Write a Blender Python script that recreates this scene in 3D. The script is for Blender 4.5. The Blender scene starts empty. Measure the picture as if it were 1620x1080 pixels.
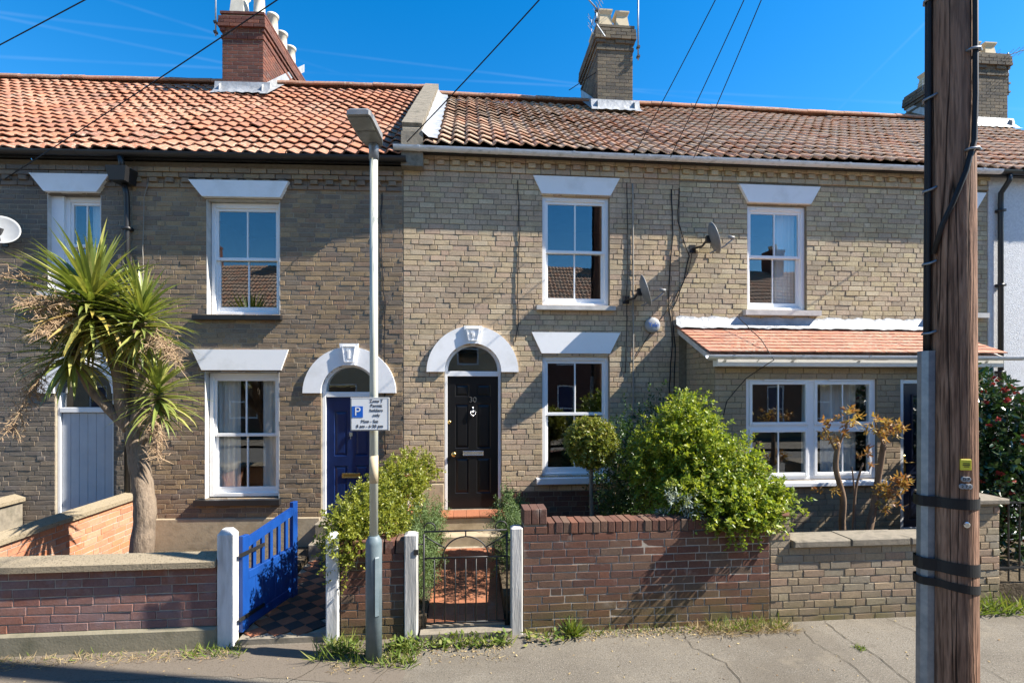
import bpy, math, random
import numpy as np
from mathutils import Vector, Matrix, Euler
PI = math.pi
R = math.radians
rng = random.Random(7)
scn = bpy.context.scene
COL = scn.collection

# ------------------------------------------------------------------ camera, sky, sun, exposure
cam_d = bpy.data.cameras.new('camera')
cam = bpy.data.objects.new('camera', cam_d); COL.objects.link(cam)
cam.location = (0, 0, 2.4); cam.rotation_euler = (R(90), 0, R(-5.0))
cam_d.sensor_width = 36; cam_d.lens = 800 / 1620 * 36
cam_d.shift_y = 70 / 1620; cam_d.clip_end = 3000
scn.camera = cam

SUN = Vector((4.4, -1.0, 4.3)).normalized()
SUN_EL = math.asin(SUN.z); SUN_AZ = math.atan2(SUN.x, SUN.y)
w = bpy.data.worlds.new('World'); scn.world = w; w.use_nodes = True
wn = w.node_tree.nodes; wl = w.node_tree.links
sky = wn.new('ShaderNodeTexSky'); sky.sky_type = 'NISHITA'; sky.sun_disc = False
sky.sun_elevation = SUN_EL; sky.sun_rotation = SUN_AZ
sky.air_density = 1.0; sky.dust_density = 0.2; sky.ozone_density = 1.6; sky.altitude = 0
hs = wn.new('ShaderNodeHueSaturation'); hs.inputs['Saturation'].default_value = 1.48; hs.inputs['Value'].default_value = .77
def contrails(src):
    "faint old vapour trails: thin great-circle streaks, broken up by noise, mixed into the sky colour"
    tc = wn.new('ShaderNodeTexCoord'); nz = wn.new('ShaderNodeTexNoise'); nz.inputs['Scale'].default_value = 5; nz.inputs['Detail'].default_value = 5
    wl.new(tc.outputs['Generated'], nz.inputs['Vector']); acc = None
    for n_ in ((-0.0591, 0.5265, -0.8481), (0.0008, 0.5146, -0.8574), (-0.2366, 0.4572, -0.8573), (0.6965, -0.1317, -0.7053), (-0.1394, 0.4679, -0.8727)):
        d = wn.new('ShaderNodeVectorMath'); d.operation = 'DOT_PRODUCT'; d.inputs[1].default_value = n_; wl.new(tc.outputs['Generated'], d.inputs[0])
        ab = wn.new('ShaderNodeMath'); ab.operation = 'ABSOLUTE'; wl.new(d.outputs['Value'], ab.inputs[0])
        mr = wn.new('ShaderNodeMapRange'); mr.inputs['From Min'].default_value = 0; mr.inputs['From Max'].default_value = .0032; mr.inputs['To Min'].default_value = 1; mr.inputs['To Max'].default_value = 0
        mr.interpolation_type = 'SMOOTHSTEP'; wl.new(ab.outputs[0], mr.inputs['Value'])
        if acc is None: acc = mr.outputs[0]
        else:
            mx = wn.new('ShaderNodeMath'); mx.operation = 'MAXIMUM'; wl.new(acc, mx.inputs[0]); wl.new(mr.outputs[0], mx.inputs[1]); acc = mx.outputs[0]
    rm = wn.new('ShaderNodeMapRange'); rm.inputs['From Min'].default_value = .42; rm.inputs['From Max'].default_value = .68; rm.inputs['To Max'].default_value = .03
    wl.new(nz.outputs[0], rm.inputs['Value'])
    mu = wn.new('ShaderNodeMath'); mu.operation = 'MULTIPLY'; wl.new(acc, mu.inputs[0]); wl.new(rm.outputs[0], mu.inputs[1])
    mi = wn.new('ShaderNodeMix'); mi.data_type = 'RGBA'; wl.new(mu.outputs[0], mi.inputs[0]); wl.new(src, mi.inputs[6]); mi.inputs[7].default_value = (4.6, 5.0, 5.4, 1)
    return mi.outputs[2]
wl.new(sky.outputs[0], hs.inputs['Color']); wl.new(contrails(hs.outputs[0]), wn['Background'].inputs[0]); wn['Background'].inputs[1].default_value = 0.125
sd = bpy.data.lights.new('sun', 'SUN'); sd.energy = 5.0; sd.angle = R(0.53); sd.color = (1.0, 0.93, 0.82)
so = bpy.data.objects.new('sun', sd); COL.objects.link(so)
so.rotation_euler = (-SUN).to_track_quat('-Z', 'Y').to_euler(); so.location = (20, -6, 25)
vs = scn.view_settings
vs.view_transform = 'Standard'; vs.look = 'None'; vs.gamma = 1; vs.use_curve_mapping = False
vs.exposure = 1.40
scn.cycles.max_bounces = 6; scn.cycles.transparent_max_bounces = 12
scn.cycles.caustics_reflective = False; scn.cycles.caustics_refractive = False

CAMP = Vector((0, 0, 2.4))

# ------------------------------------------------------------------ mesh builder
class MB:
    def __init__(s): s.v = []; s.f = []; s.r = []
    def add(s, vs, fs, rnd=0.0):
        o = len(s.v); s.v.extend(vs)
        for f in fs: s.f.append(tuple(i + o for i in f)); s.r.append(rnd)
        return s
    def quad(s, a, b, c, d, rnd=0.0): return s.add([a, b, c, d], [(0, 1, 2, 3)], rnd)
    def box(s, x0, x1, y0, y1, z0, z1, rnd=0.0):
        return s.add([(x0,y0,z0),(x1,y0,z0),(x1,y1,z0),(x0,y1,z0),(x0,y0,z1),(x1,y0,z1),(x1,y1,z1),(x0,y1,z1)],
              [(0,3,2,1),(4,5,6,7),(0,1,5,4),(1,2,6,5),(2,3,7,6),(3,0,4,7)], rnd)
    def bbox(s, x0, x1, y0, y1, z0, z1, b=0.004, rnd=0.0):
        "box with chamfered edges on its front (-y) face"
        V = [(x0,y1,z0),(x1,y1,z0),(x1,y1,z1),(x0,y1,z1),(x0,y0+b,z0),(x1,y0+b,z0),(x1,y0+b,z1),(x0,y0+b,z1),
             (x0+b,y0,z0+b),(x1-b,y0,z0+b),(x1-b,y0,z1-b),(x0+b,y0,z1-b)]
        F = [(8,9,10,11),(4,5,9,8),(5,6,10,9),(6,7,11,10),(7,4,8,11),(0,1,5,4),(1,2,6,5),(2,3,7,6),(3,0,4,7),(3,2,1,0)]
        return s.add(V, F, rnd)
    def prism(s, poly, y0, y1, rnd=0.0):
        "polygon in (x,z), counter-clockwise seen from -y, extruded y0..y1"
        n = len(poly)
        V = [(p[0], y0, p[1]) for p in poly] + [(p[0], y1, p[1]) for p in poly]
        F = [tuple(range(n)), tuple(range(2*n-1, n-1, -1))]
        for i in range(n):
            j = (i+1) % n; F.append((j, i, n+i, n+j))
        return s.add(V, F, rnd)
    def prismx(s, poly, x0, x1, rnd=0.0):
        "polygon in (y,z) extruded along x"
        n = len(poly)
        V = [(x0, p[0], p[1]) for p in poly] + [(x1, p[0], p[1]) for p in poly]
        F = [tuple(range(n-1, -1, -1)), tuple(range(n, 2*n))]
        for i in range(n):
            j = (i+1) % n; F.append((i, j, n+j, n+i))
        return s.add(V, F, rnd)
    def tube(s, pts, r, n=8, caps=True, rnd=0.0):
        pts = [Vector(p) for p in pts]; rs = r if isinstance(r, (list, tuple)) else [r]*len(pts)
        V = []; F = []
        t0 = (pts[1]-pts[0]).normalized()
        up = Vector((0,0,1)) if abs(t0.z) < 0.9 else Vector((0,1,0))
        a = t0.cross(up).normalized()
        for i, p in enumerate(pts):
            t = (pts[min(i+1, len(pts)-1)] - pts[max(i-1, 0)]).normalized()
            a = (a - t*a.dot(t)).normalized(); b = t.cross(a)
            for k in range(n):
                q = 2*PI*k/n; V.append(tuple(p + a*(math.cos(q)*rs[i]) + b*(math.sin(q)*rs[i])))
        for i in range(len(pts)-1):
            for k in range(n):
                F.append((i*n+k, i*n+(k+1) % n, (i+1)*n+(k+1) % n, (i+1)*n+k))
        if caps: F.append(tuple(range(n-1, -1, -1))); F.append(tuple(range((len(pts)-1)*n, len(pts)*n)))
        return s.add(V, F, rnd)
    def lathe(s, prof, c=(0,0,0), n=20, rnd=0.0, axis='z'):
        V = []; F = []
        for (r, h) in prof:
            for k in range(n):
                q = 2*PI*k/n
                if axis == 'z': V.append((c[0]+r*math.cos(q), c[1]+r*math.sin(q), c[2]+h))
                else: V.append((c[0]+r*math.cos(q), c[1]-h, c[2]+r*math.sin(q)))   # axis -y
        for i in range(len(prof)-1):
            for k in range(n): F.append((i*n+k, i*n+(k+1) % n, (i+1)*n+(k+1) % n, (i+1)*n+k))
        F.append(tuple(range((len(prof)-1)*n, len(prof)*n))); F.append(tuple(range(n-1, -1, -1)))
        return s.add(V, F, rnd)
    def mesh(s, name, m, smooth=False):
        me = bpy.data.meshes.new(name); me.from_pydata(s.v, [], s.f)
        if m: me.materials.append(m)
        if any(s.r):
            a = me.attributes.new('rnd', 'FLOAT', 'FACE'); a.data.foreach_set('value', s.r)
        if smooth: me.polygons.foreach_set('use_smooth', [True]*len(me.polygons))
        me.update(); return me
    def build(s, name, m, parent=None, smooth=False, loc=None, rot=None):
        return obj(name, s.mesh(name, m, smooth), parent, loc, rot)

def obj(name, data, parent=None, loc=None, rot=None):
    o = bpy.data.objects.new(name, data); COL.objects.link(o)
    if parent: o.parent = parent
    if loc: o.location = loc
    if rot: o.rotation_euler = rot
    return o
def tag(o, label=None, cat=None, group=None, kind=None):
    if label: o['label'] = label
    if cat: o['category'] = cat
    if group: o['group'] = group
    if kind: o['kind'] = kind
    return o
def empty(name, loc=(0,0,0), rz=0.0, label=None, cat=None, group=None):
    o = obj(name, None, None, loc, (0,0,rz)); o.empty_display_size = 0.2
    return tag(o, label, cat, group)
def copy_tree(o, parent=None):
    c = o.copy(); COL.objects.link(c); c.parent = parent
    for ch in o.children: copy_tree(ch, c)
    return c
def npmesh(name, V, F4, mat, rnd=None, smooth=False):
    "V (n,3), F4 (m,k) arrays"
    me = bpy.data.meshes.new(name); n = len(V); m, k = F4.shape
    me.vertices.add(n); me.vertices.foreach_set('co', V.astype(np.float32).ravel())
    me.loops.add(m*k); me.loops.foreach_set('vertex_index', F4.astype(np.int32).ravel())
    me.polygons.add(m); me.polygons.foreach_set('loop_start', np.arange(0, m*k, k, dtype=np.int32))
    me.polygons.foreach_set('loop_total', np.full(m, k, dtype=np.int32))
    me.materials.append(mat)
    if rnd is not None:
        a = me.attributes.new('rnd', 'FLOAT', 'FACE'); a.data.foreach_set('value', rnd.astype(np.float32))
    if smooth: me.polygons.foreach_set('use_smooth', np.ones(m, dtype=bool))
    me.update(calc_edges=True); return me

# ------------------------------------------------------------------ materials
class NT:
    def __init__(s, name):
        s.m = bpy.data.materials.new(name); s.m.use_nodes = True
        s.n = s.m.node_tree.nodes; s.l = s.m.node_tree.links
        s.b = s.n['Principled BSDF']; s.out = s.n['Material Output']
        s._pos = None
    def new(s, t, **kw):
        x = s.n.new(t)
        for k, v in kw.items(): setattr(x, k, v)
        return x
    def pos(s, scale=(1,1,1), local=False):
        g = s.new('ShaderNodeTexCoord').outputs['Object'] if local else s.new('ShaderNodeNewGeometry').outputs['Position']
        mp = s.new('ShaderNodeMapping'); mp.inputs['Scale'].default_value = scale
        s.l.new(g, mp.inputs[0]); return mp.outputs[0]
    def noise(s, scale, detail=3, rough=.55, vec=None, dist=0):
        x = s.new('ShaderNodeTexNoise'); x.inputs['Scale'].default_value = scale; x.inputs['Detail'].default_value = detail
        x.inputs['Roughness'].default_value = rough; x.inputs['Distortion'].default_value = dist
        s.l.new(vec if vec is not None else s.pos(), x.inputs['Vector']); return x.outputs[0]
    def ramp(s, fac, stops, interp='LINEAR'):
        x = s.new('ShaderNodeValToRGB'); e = x.color_ramp; e.interpolation = interp
        while len(e.elements) < len(stops): e.elements.new(0.5)
        for el, (p, c) in zip(e.elements, stops):
            el.position = p; el.color = (c, c, c, 1) if isinstance(c, (int, float)) else (*c, 1)
        s.l.new(fac, x.inputs[0]); return x.outputs[0]
    def mix(s, fac, a, b, mode='MIX'):
        x = s.new('ShaderNodeMix', data_type='RGBA', blend_type=mode)
        for sock, v in ((x.inputs[0], fac), (x.inputs[6], a), (x.inputs[7], b)):
            if isinstance(v, (int, float)): sock.default_value = v
            elif isinstance(v, tuple): sock.default_value = (*v, 1)
            else: s.l.new(v, sock)
        return x.outputs[2]
    def math(s, op, a, b=0.0):
        x = s.new('ShaderNodeMath', operation=op)
        for i, v in enumerate((a, b)):
            if isinstance(v, (int, float)): x.inputs[i].default_value = v
            else: s.l.new(v, x.inputs[i])
        return x.outputs[0]
    def rnd(s):
        a = s.new('ShaderNodeAttribute', attribute_name='rnd'); o = s.new('ShaderNodeObjectInfo')
        return s.math('FRACT', s.math('ADD', a.outputs['Fac'], o.outputs['Random']))
    def bump(s, h, strength=.3, dist=.01):
        x = s.new('ShaderNodeBump'); x.inputs['Strength'].default_value = strength; x.inputs['Distance'].default_value = dist
        s.l.new(h, x.inputs['Height']); s.l.new(x.outputs[0], s.b.inputs['Normal'])
    def col(s, c):
        if isinstance(c, tuple): s.b.inputs['Base Color'].default_value = (*c, 1)
        else: s.l.new(c, s.b.inputs['Base Color'])
    def set(s, rough=.8, metal=0, spec=.5):
        s.b.inputs['Roughness'].default_value = rough; s.b.inputs['Metallic'].default_value = metal
        s.b.inputs['Specular IOR Level'].default_value = spec

def even(cols): return [(i/(len(cols)-1), c) for i, c in enumerate(cols)]
def mat_brick(name, cols, stain=.45, stain_col=(.05,.045,.04), bump=.5, lichen=None):
    t = NT(name); c = t.ramp(t.rnd(), even(cols)); av = tuple(sum(q[i] for q in cols)/len(cols) for i in range(3)); c = t.mix(.15, c, av)
    f = t.noise(55, 4, .7); c = t.mix(1.0, c, t.ramp(f, [(.25, .72), (.75, 1.22)]), 'MULTIPLY')
    big = t.noise(1.1, 4, .65); c = t.mix(t.ramp(big, [(.42, 0.0), (.75, stain)]), c, stain_col)
    sp = t.noise(9, 3, .6); c = t.mix(t.ramp(sp, [(.58, 0.0), (.7, stain*.55)]), c, stain_col)
    dr_ = t.noise(5, 4, .65, t.pos((1.4,1.4,.12))); c = t.mix(t.ramp(dr_, [(.55, 0.0), (.75, stain*.6)]), c, stain_col)
    ef = t.noise(3.2, 4, .7); c = t.mix(t.ramp(ef, [(.62, 0.0), (.78, .28)]), c, (.5,.47,.42))
    if lichen:
        z = t.new('ShaderNodeSeparateXYZ'); t.l.new(t.pos(), z.inputs[0])
        lf = t.math('MULTIPLY', t.ramp(z.outputs[2], [(.0, 1.0), (lichen[0], 0.0)]), t.ramp(t.noise(4, 3), [(.3, .25), (.65, .95)]))
        c = t.mix(lf, c, lichen[1])
    t.col(c); t.set(.92, 0, .25); t.bump(t.noise(95, 4, .75), bump, .008); return t.m
def mat_noise(name, cols, scale=8, rough=.85, spec=.3, bump=.2, bscale=60, bdist=.006, metal=0, stretch=(1,1,1), detail=4):
    t = NT(name); v = t.pos(stretch); t.col(t.ramp(t.noise(scale, detail, .6, v), [(.28+.44*p, c) for p, c in even(cols)]))
    t.set(rough, metal, spec)
    if bump: t.bump(t.noise(bscale, 4, .65, v), bump, bdist)
    return t.m
def mat_leaf(name, cols, rough=.45, spec=.4, trans=.35, tcol=None):
    t = NT(name); c = t.ramp(t.rnd(), even(cols)); t.col(c); t.set(rough, 0, spec)
    tr = t.new('ShaderNodeBsdfTranslucent'); t.l.new(t.mix(1.0, c, tcol or (1.5, 1.5, .7), 'MULTIPLY'), tr.inputs[0])
    mx = t.new('ShaderNodeMixShader'); mx.inputs[0].default_value = trans
    t.l.new(t.b.outputs[0], mx.inputs[1]); t.l.new(tr.outputs[0], mx.inputs[2]); t.l.new(mx.outputs[0], t.out.inputs[0]); return t.m
def mat_tile(name, cols, dirt, dcol=(.07,.055,.045), lich=(.45,.38,.28)):
    t = NT(name); c = t.ramp(t.rnd(), even(cols))
    c = t.mix(1.0, c, t.ramp(t.noise(30, 4, .7), [(.25, .7), (.75, 1.2)]), 'MULTIPLY')
    c = t.mix(t.ramp(t.noise(1.6, 4, .6), [(.4, 0.0), (.7, dirt)]), c, dcol)
    c = t.mix(t.math('MULTIPLY', t.ramp(t.noise(22, 3, .6), [(.5, 0.0), (.62, .75)]), t.ramp(t.noise(.8, 4, .6), [(.42, 0.1), (.62, 1.0)])), c, lich)
    t.col(c); t.set(.85, 0, .3); t.bump(t.noise(80, 3, .7), .35, .006); return t.m
def mat_glass():
    t = NT('window_glass'); n = t.n
    g = t.new('ShaderNodeBsdfGlossy'); g.inputs['Roughness'].default_value = 0.0; g.inputs['Color'].default_value = (.95,.97,1,1)
    tr = t.new('ShaderNodeBsdfTransparent'); tr.inputs[0].default_value = (.93,.95,.95,1)
    fr = t.new('ShaderNodeLayerWeight'); fr.inputs['Blend'].default_value = .5
    mx = t.new('ShaderNodeMixShader'); t.l.new(t.math('ADD', t.math('MULTIPLY', t.math('POWER', fr.outputs['Facing'], 4.0), .85), .11), mx.inputs[0])
    t.l.new(tr.outputs[0], mx.inputs[1]); t.l.new(g.outputs[0], mx.inputs[2]); t.l.new(mx.outputs[0], t.out.inputs[0])
    bp = t.new('ShaderNodeBump'); bp.inputs['Strength'].default_value = .012; bp.inputs['Distance'].default_value = .05
    t.l.new(t.noise(2.2, 1, .4), bp.inputs['Height']); t.l.new(bp.outputs[0], g.inputs['Normal']); t.l.new(bp.outputs[0], fr.inputs['Normal'])
    return t.m

M = {}
M['brickC'] = mat_brick('pale_gault_brick', [(.51,.39,.235),(.61,.475,.30),(.45,.335,.21),(.55,.41,.29),(.41,.315,.225),(.63,.505,.34),(.50,.345,.25),(.57,.435,.265)], .32, (.10,.085,.065))
M['brickD'] = mat_brick('cream_gault_brick', [(.52,.42,.25),(.60,.50,.31),(.46,.37,.22),(.54,.42,.30),(.42,.34,.24),(.62,.53,.36),(.50,.38,.26)], .3)
M['brickB'] = mat_brick('brown_stock_brick', [(.26,.185,.115),(.38,.265,.145),(.19,.155,.12),(.31,.23,.155),(.22,.16,.11),(.42,.295,.165),(.165,.14,.12),(.35,.215,.13)], .45, (.075,.065,.055))
M['brickA'] = mat_brick('sooty_stock_brick', [(.18,.15,.12),(.24,.195,.145),(.15,.135,.12),(.21,.17,.125),(.17,.145,.13),(.27,.21,.15)], .45, (.07,.062,.055))
M['brickX'] = mat_brick('buff_brick', [(.36,.28,.18),(.42,.33,.21),(.31,.25,.17),(.39,.29,.20),(.34,.27,.17)], .22, bump=.3)
M['brickred'] = mat_brick('dark_red_brick', [(.155,.072,.048),(.11,.056,.043),(.19,.08,.05),(.125,.09,.066),(.175,.097,.065),(.10,.056,.046),(.145,.064,.046)], .3, (.06,.05,.045), lichen=(.45, (.13,.11,.04)))
M['brickpurple'] = mat_brick('purple_red_brick', [(.22,.10,.07),(.27,.12,.08),(.18,.085,.07),(.25,.15,.125),(.21,.08,.055)], .6, (.24,.22,.25))
M['brickorange'] = mat_brick('orange_brick', [(.46,.17,.08),(.52,.22,.11),(.40,.15,.08),(.50,.27,.17),(.44,.19,.11)], .25, (.35,.27,.2))
M['brickgarD'] = mat_brick('weathered_yellow_brick', [(.33,.26,.17),(.38,.28,.18),(.28,.23,.16),(.34,.22,.15),(.30,.26,.20),(.36,.30,.20)], .4, (.1,.085,.07), lichen=(.3, (.14,.12,.05)))
M['brickchim'] = mat_brick('red_chimney_brick', [(.17,.065,.045),(.12,.05,.04),(.21,.085,.055),(.09,.045,.04),(.15,.07,.05)], .4)
M['brickchimC'] = mat_brick('sooty_yellow_brick', [(.20,.16,.11),(.15,.125,.095),(.09,.08,.07),(.18,.15,.105),(.07,.065,.06)], .5)
M['mortC'] = mat_noise('pale_mortar', [(.17,.14,.10),(.27,.23,.17)], 20, .95, .1, .5, 120)
M['mortB'] = mat_noise('grey_mortar', [(.25,.215,.165),(.36,.315,.245)], 20, .95, .1, .5, 120)
M['mortpale'] = mat_noise('white_mortar', [(.30,.27,.23),(.45,.41,.35)], 16, .95, .1, .4, 120)
M['tileB'] = mat_tile('orange_pantile', [(.37,.145,.078),(.41,.17,.095),(.33,.125,.07),(.41,.195,.12),(.35,.15,.09),(.25,.12,.08)], .35, (.15,.09,.065))
M['tileC'] = mat_tile('weathered_pantile', [(.44,.235,.145),(.42,.265,.18),(.49,.245,.145),(.38,.275,.195),(.45,.28,.19),(.36,.26,.19)], .4, (.26,.22,.17))
M['tileL'] = mat_tile('clay_plain_tile', [(.42,.17,.10),(.46,.21,.135),(.36,.16,.105),(.40,.20,.14)], .15)
M['ridge'] = mat_tile('ridge_clay', [(.45,.21,.13),(.35,.19,.13),(.50,.26,.16)], .5)
M['white'] = mat_noise('white_paint', [(.74,.75,.76),(.82,.82,.82)], 6, .55, .4, .08, 40)
M['upvc'] = mat_noise('white_frame_paint', [(.80,.81,.82),(.85,.85,.85)], 4, .35, .5, 0)
M['stucco'] = mat_noise('painted_stucco', [(.76,.755,.74),(.86,.86,.86),(.84,.84,.84)], 3, .8, .2, .12, 30, .005)
M['render'] = mat_noise('beige_render', [(.30,.24,.16),(.40,.33,.23),(.25,.21,.15)], 3.5, .95, .15, .4, 40)
M['renderdark'] = mat_noise('cement_render', [(.17,.155,.11),(.24,.215,.155),(.12,.115,.075)], 2.5, .95, .15, .4, 50)
M['pebble'] = mat_noise('white_pebbledash', [(.62,.63,.65),(.80,.81,.82)], 30, .95, .15, 1.0, 70, .02)
M['coping'] = mat_noise('pebbled_coping', [(.12,.098,.066),(.30,.25,.175),(.19,.155,.105)], 45, .95, .15, .8, 70, .01)
M['stone'] = mat_noise('grey_stone', [(.14,.125,.10),(.24,.21,.165),(.12,.11,.085)], 6, .95, .15, .5, 50, .008)
M['sillwhite'] = mat_noise('painted_sill', [(.42,.41,.39),(.62,.60,.57)], 7, .8, .2, .2, 50)
M['black'] = mat_noise('black_plastic', [(.012,.012,.013),(.02,.02,.022)], 5, .4, .5, 0)
M['gutter'] = mat_noise('weathered_white_plastic', [(.45,.45,.44),(.70,.71,.72),(.62,.62,.62)], 7, .6, .35, .1, 30, stretch=(1,1,3))
M['blackpaint'] = mat_noise('black_gloss_paint', [(.008,.008,.009),(.011,.011,.012)], 3, .32, .3, .04, 9)
M['bluepaint'] = mat_noise('blue_gloss_paint', [(.003,.014,.07),(.004,.018,.09)], 4, .35, .5, .05, 20)
M['navypaint'] = mat_noise('navy_paint', [(.006,.012,.035),(.01,.018,.05)], 4, .35, .5, 0)
M['gatepaint'] = mat_noise('bright_blue_paint', [(.003,.035,.17),(.004,.05,.24),(.008,.06,.26)], 7, .5, .4, .35, 45, stretch=(1,1,.3))
M['greydoor'] = mat_noise('pale_grey_paint', [(.42,.45,.50),(.50,.53,.57)], 4, .6, .3, .1, 30)
M['brass'] = mat_noise('brass', [(.55,.38,.13),(.65,.46,.18)], 6, .3, .5, 0, metal=1)
M['chrome'] = mat_noise('polished_metal', [(.6,.6,.6),(.72,.72,.72)], 6, .22, .5, 0, metal=1)
M['steel'] = mat_noise('galvanised_steel', [(.17,.20,.24),(.30,.33,.37)], 14, .5, .5, .08, 30, metal=.6)
M['lead'] = mat_noise('lead_flashing', [(.24,.25,.26),(.44,.45,.46)], 7, .5, .5, .5, 14, .02, metal=.2)
M['wirem'] = mat_noise('cable_rubber', [(.01,.01,.011),(.018,.018,.02)], 5, .55, .3, 0)
M['conduitw'] = mat_noise('pale_conduit', [(.22,.20,.17),(.32,.30,.26)], 8, .6, .3, 0)
M['dishgrey'] = mat_noise('dish_grey', [(.16,.165,.17),(.24,.245,.25)], 5, .5, .4, 0)
M['dishwhite'] = mat_noise('dish_white', [(.26,.27,.28),(.34,.35,.36)], 5, .5, .4, 0)
M['lamp_green'] = mat_noise('cream_lamp_paint', [(.44,.45,.38),(.56,.57,.49)], 6, .5, .4, .1, 40, stretch=(1,1,.3))
M['lamp_base'] = mat_noise('grey_blue_lamp_paint', [(.10,.14,.16),(.16,.20,.22)], 8, .5, .4, .15, 40)
M['lamp_lens'] = mat_noise('lamp_lens', [(.14,.15,.14),(.22,.23,.22)], 7, .25, .5, 0)
M['iron'] = mat_noise('black_iron', [(.010,.010,.011),(.02,.02,.02)], 15, .5, .5, .2, 60)
M['signface'] = mat_noise('sign_face', [(.60,.62,.64),(.68,.70,.71)], 4, .4, .4, 0)
M['signblue'] = mat_noise('sign_blue', [(.01,.10,.45),(.012,.11,.48)], 4, .4, .4, 0)
M['ink'] = mat_noise('sign_ink', [(.02,.02,.022),(.03,.03,.03)], 4, .6, .3, 0)
M['yellow'] = mat_noise('yellow_plate', [(.72,.62,.04),(.78,.68,.07)], 8, .5, .4, 0)
M['curtain'] = mat_noise('curtain_cloth', [(.74,.74,.71),(.82,.81,.78)], 4, .95, .1, .1, 60)
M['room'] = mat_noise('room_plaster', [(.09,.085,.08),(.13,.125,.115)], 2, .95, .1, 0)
M['glass'] = mat_glass()
M['pot'] = mat_noise('buff_pot', [(.50,.40,.26),(.62,.52,.37)], 5, .85, .2, .2, 30)
M['potgrey'] = mat_noise('cream_pot', [(.48,.44,.36),(.66,.62,.53)], 5, .85, .2, .2, 30)
M['bark'] = mat_noise('grey_bark', [(.10,.075,.055),(.25,.195,.145),(.16,.125,.095)], 14, .95, .1, 1.0, 30, .02, stretch=(1,1,.35))
M['stem'] = mat_noise('brown_stem', [(.13,.085,.055),(.24,.165,.11)], 14, .9, .2, .6, 40, .01, stretch=(1,1,.3))
M['soil'] = mat_noise('garden_soil', [(.05,.038,.026),(.12,.095,.065),(.07,.055,.038)], 9, .95, .1, 1.0, 30, .03)
M['tilered'] = mat_brick('red_quarry_tile', [(.30,.11,.055),(.34,.135,.07),(.26,.10,.055),(.32,.14,.08)], .25, (.15,.1,.06), .2)
M['tileblack'] = mat_brick('black_quarry_tile', [(.035,.033,.034),(.05,.046,.045),(.06,.055,.05)], .2, (.12,.1,.08), .2)
M['timberw'] = mat_noise('peeling_white_timber', [(.36,.35,.33),(.62,.62,.62),(.72,.72,.72)], 9, .8, .2, .6, 35, .01, stretch=(1,1,.18))
M['timberg'] = mat_noise('grey_timber', [(.24,.235,.22),(.44,.43,.41),(.55,.54,.52)], 10, .9, .2, .7, 40, .01, stretch=(1,1,.12))

def mat_pole():
    t = NT('creosoted_pole_wood'); v = t.pos((1, 1, .10), True)
    a = t.noise(16, 5, .6, v, 1.2); b = t.noise(70, 3, .6, t.pos((1,1,.05), True))
    c = t.ramp(a, [(.3, (.15,.082,.054)), (.5, (.26,.145,.093)), (.7, (.38,.225,.15))])
    c = t.mix(t.ramp(b, [(.35, .75), (.55, 0.0)]), c, (.05,.025,.016))
    c = t.mix(t.ramp(t.noise(1.4, 3), [(.5, 0.0), (.75, .35)]), c, (.28,.19,.14))
    sp = t.noise(9, 2, .5, t.pos((1,1,.03), True)); cr = t.ramp(sp, [(.485, 0.0), (.5, 1.0), (.515, 0.0)]); c = t.mix(cr, c, (.02,.012,.008))
    t.col(c); t.set(.85, 0, .25); t.bump(t.math('SUBTRACT', t.math('ADD', a, b), t.math('MULTIPLY', cr, 1.5)), .8, .012); return t.m
M['pole'] = mat_pole()
def mat_pave():
    t = NT('asphalt_pavement')
    c = t.ramp(t.noise(.9, 5, .6), [(.3, (.13,.112,.088)), (.7, (.20,.176,.14))])
    c = t.mix(t.ramp(t.noise(75, 3, .7), [(.32, .75), (.55, 0.0)]), c, (.07,.064,.055))
    c = t.mix(t.ramp(t.noise(110, 2, .5), [(.58, 0.0), (.68, .8)]), c, (.32,.30,.26))
    c = t.mix(t.ramp(t.noise(5, 4, .6), [(.6, 0.0), (.75, .45)]), c, (.10,.085,.065))
    c = t.mix(t.ramp(t.noise(.55, 4, .65, t.pos((1,1.6,1))), [(.52, 0.0), (.56, .4)]), c, (.115,.098,.076))
    c = t.mix(t.ramp(t.noise(2.3, 5, .7), [(.55, 0.0), (.8, .5)]), c, (.27,.23,.17))
    c = t.mix(t.ramp(t.noise(48, 2, .5), [(.62, 0.0), (.68, .7)]), c, (.055,.048,.038))
    t.col(c); t.set(.92, 0, .25); t.bump(t.math('ADD', t.noise(160, 3, .7), t.noise(14, 3, .6)), .6, .008); return t.m
M['pave'] = mat_pave()
M['road'] = mat_noise('road_asphalt', [(.10,.095,.085),(.15,.14,.125)], 40, .9, .3, .5, 120)
M['kerb'] = mat_noise('kerb_stone', [(.26,.25,.23),(.36,.34,.31)], 12, .9, .2, .3, 60)
M['crack'] = mat_noise('crack_dirt', [(.03,.026,.02),(.06,.05,.035)], 30, .95, .1, 0)
M['cordleaf'] = mat_leaf('sword_leaf', [(.17,.21,.05),(.23,.27,.065),(.13,.175,.04),(.30,.31,.085),(.37,.35,.11)], .4, .45, .22)
M['cordold'] = mat_leaf('old_sword_leaf', [(.25,.24,.06),(.42,.33,.075),(.18,.19,.05),(.48,.35,.09),(.36,.26,.12)], .5, .35, .22, (1.2,1.1,.7))
M['panicle'] = mat_leaf('dry_panicle', [(.36,.25,.16),(.44,.31,.19),(.28,.19,.13),(.50,.38,.22)], .8, .2, .1, (1.1,1.0,.8))
M['leafY'] = mat_leaf('golden_green_leaf', [(.12,.18,.024),(.19,.25,.03),(.28,.32,.035),(.14,.22,.03),(.34,.36,.045),(.10,.155,.022)], .4, .4, .33)
M['leafP'] = mat_leaf('privet_leaf', [(.13,.16,.02),(.22,.24,.03),(.17,.20,.03),(.28,.28,.04),(.10,.14,.02)], .4, .4, .33)
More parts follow.
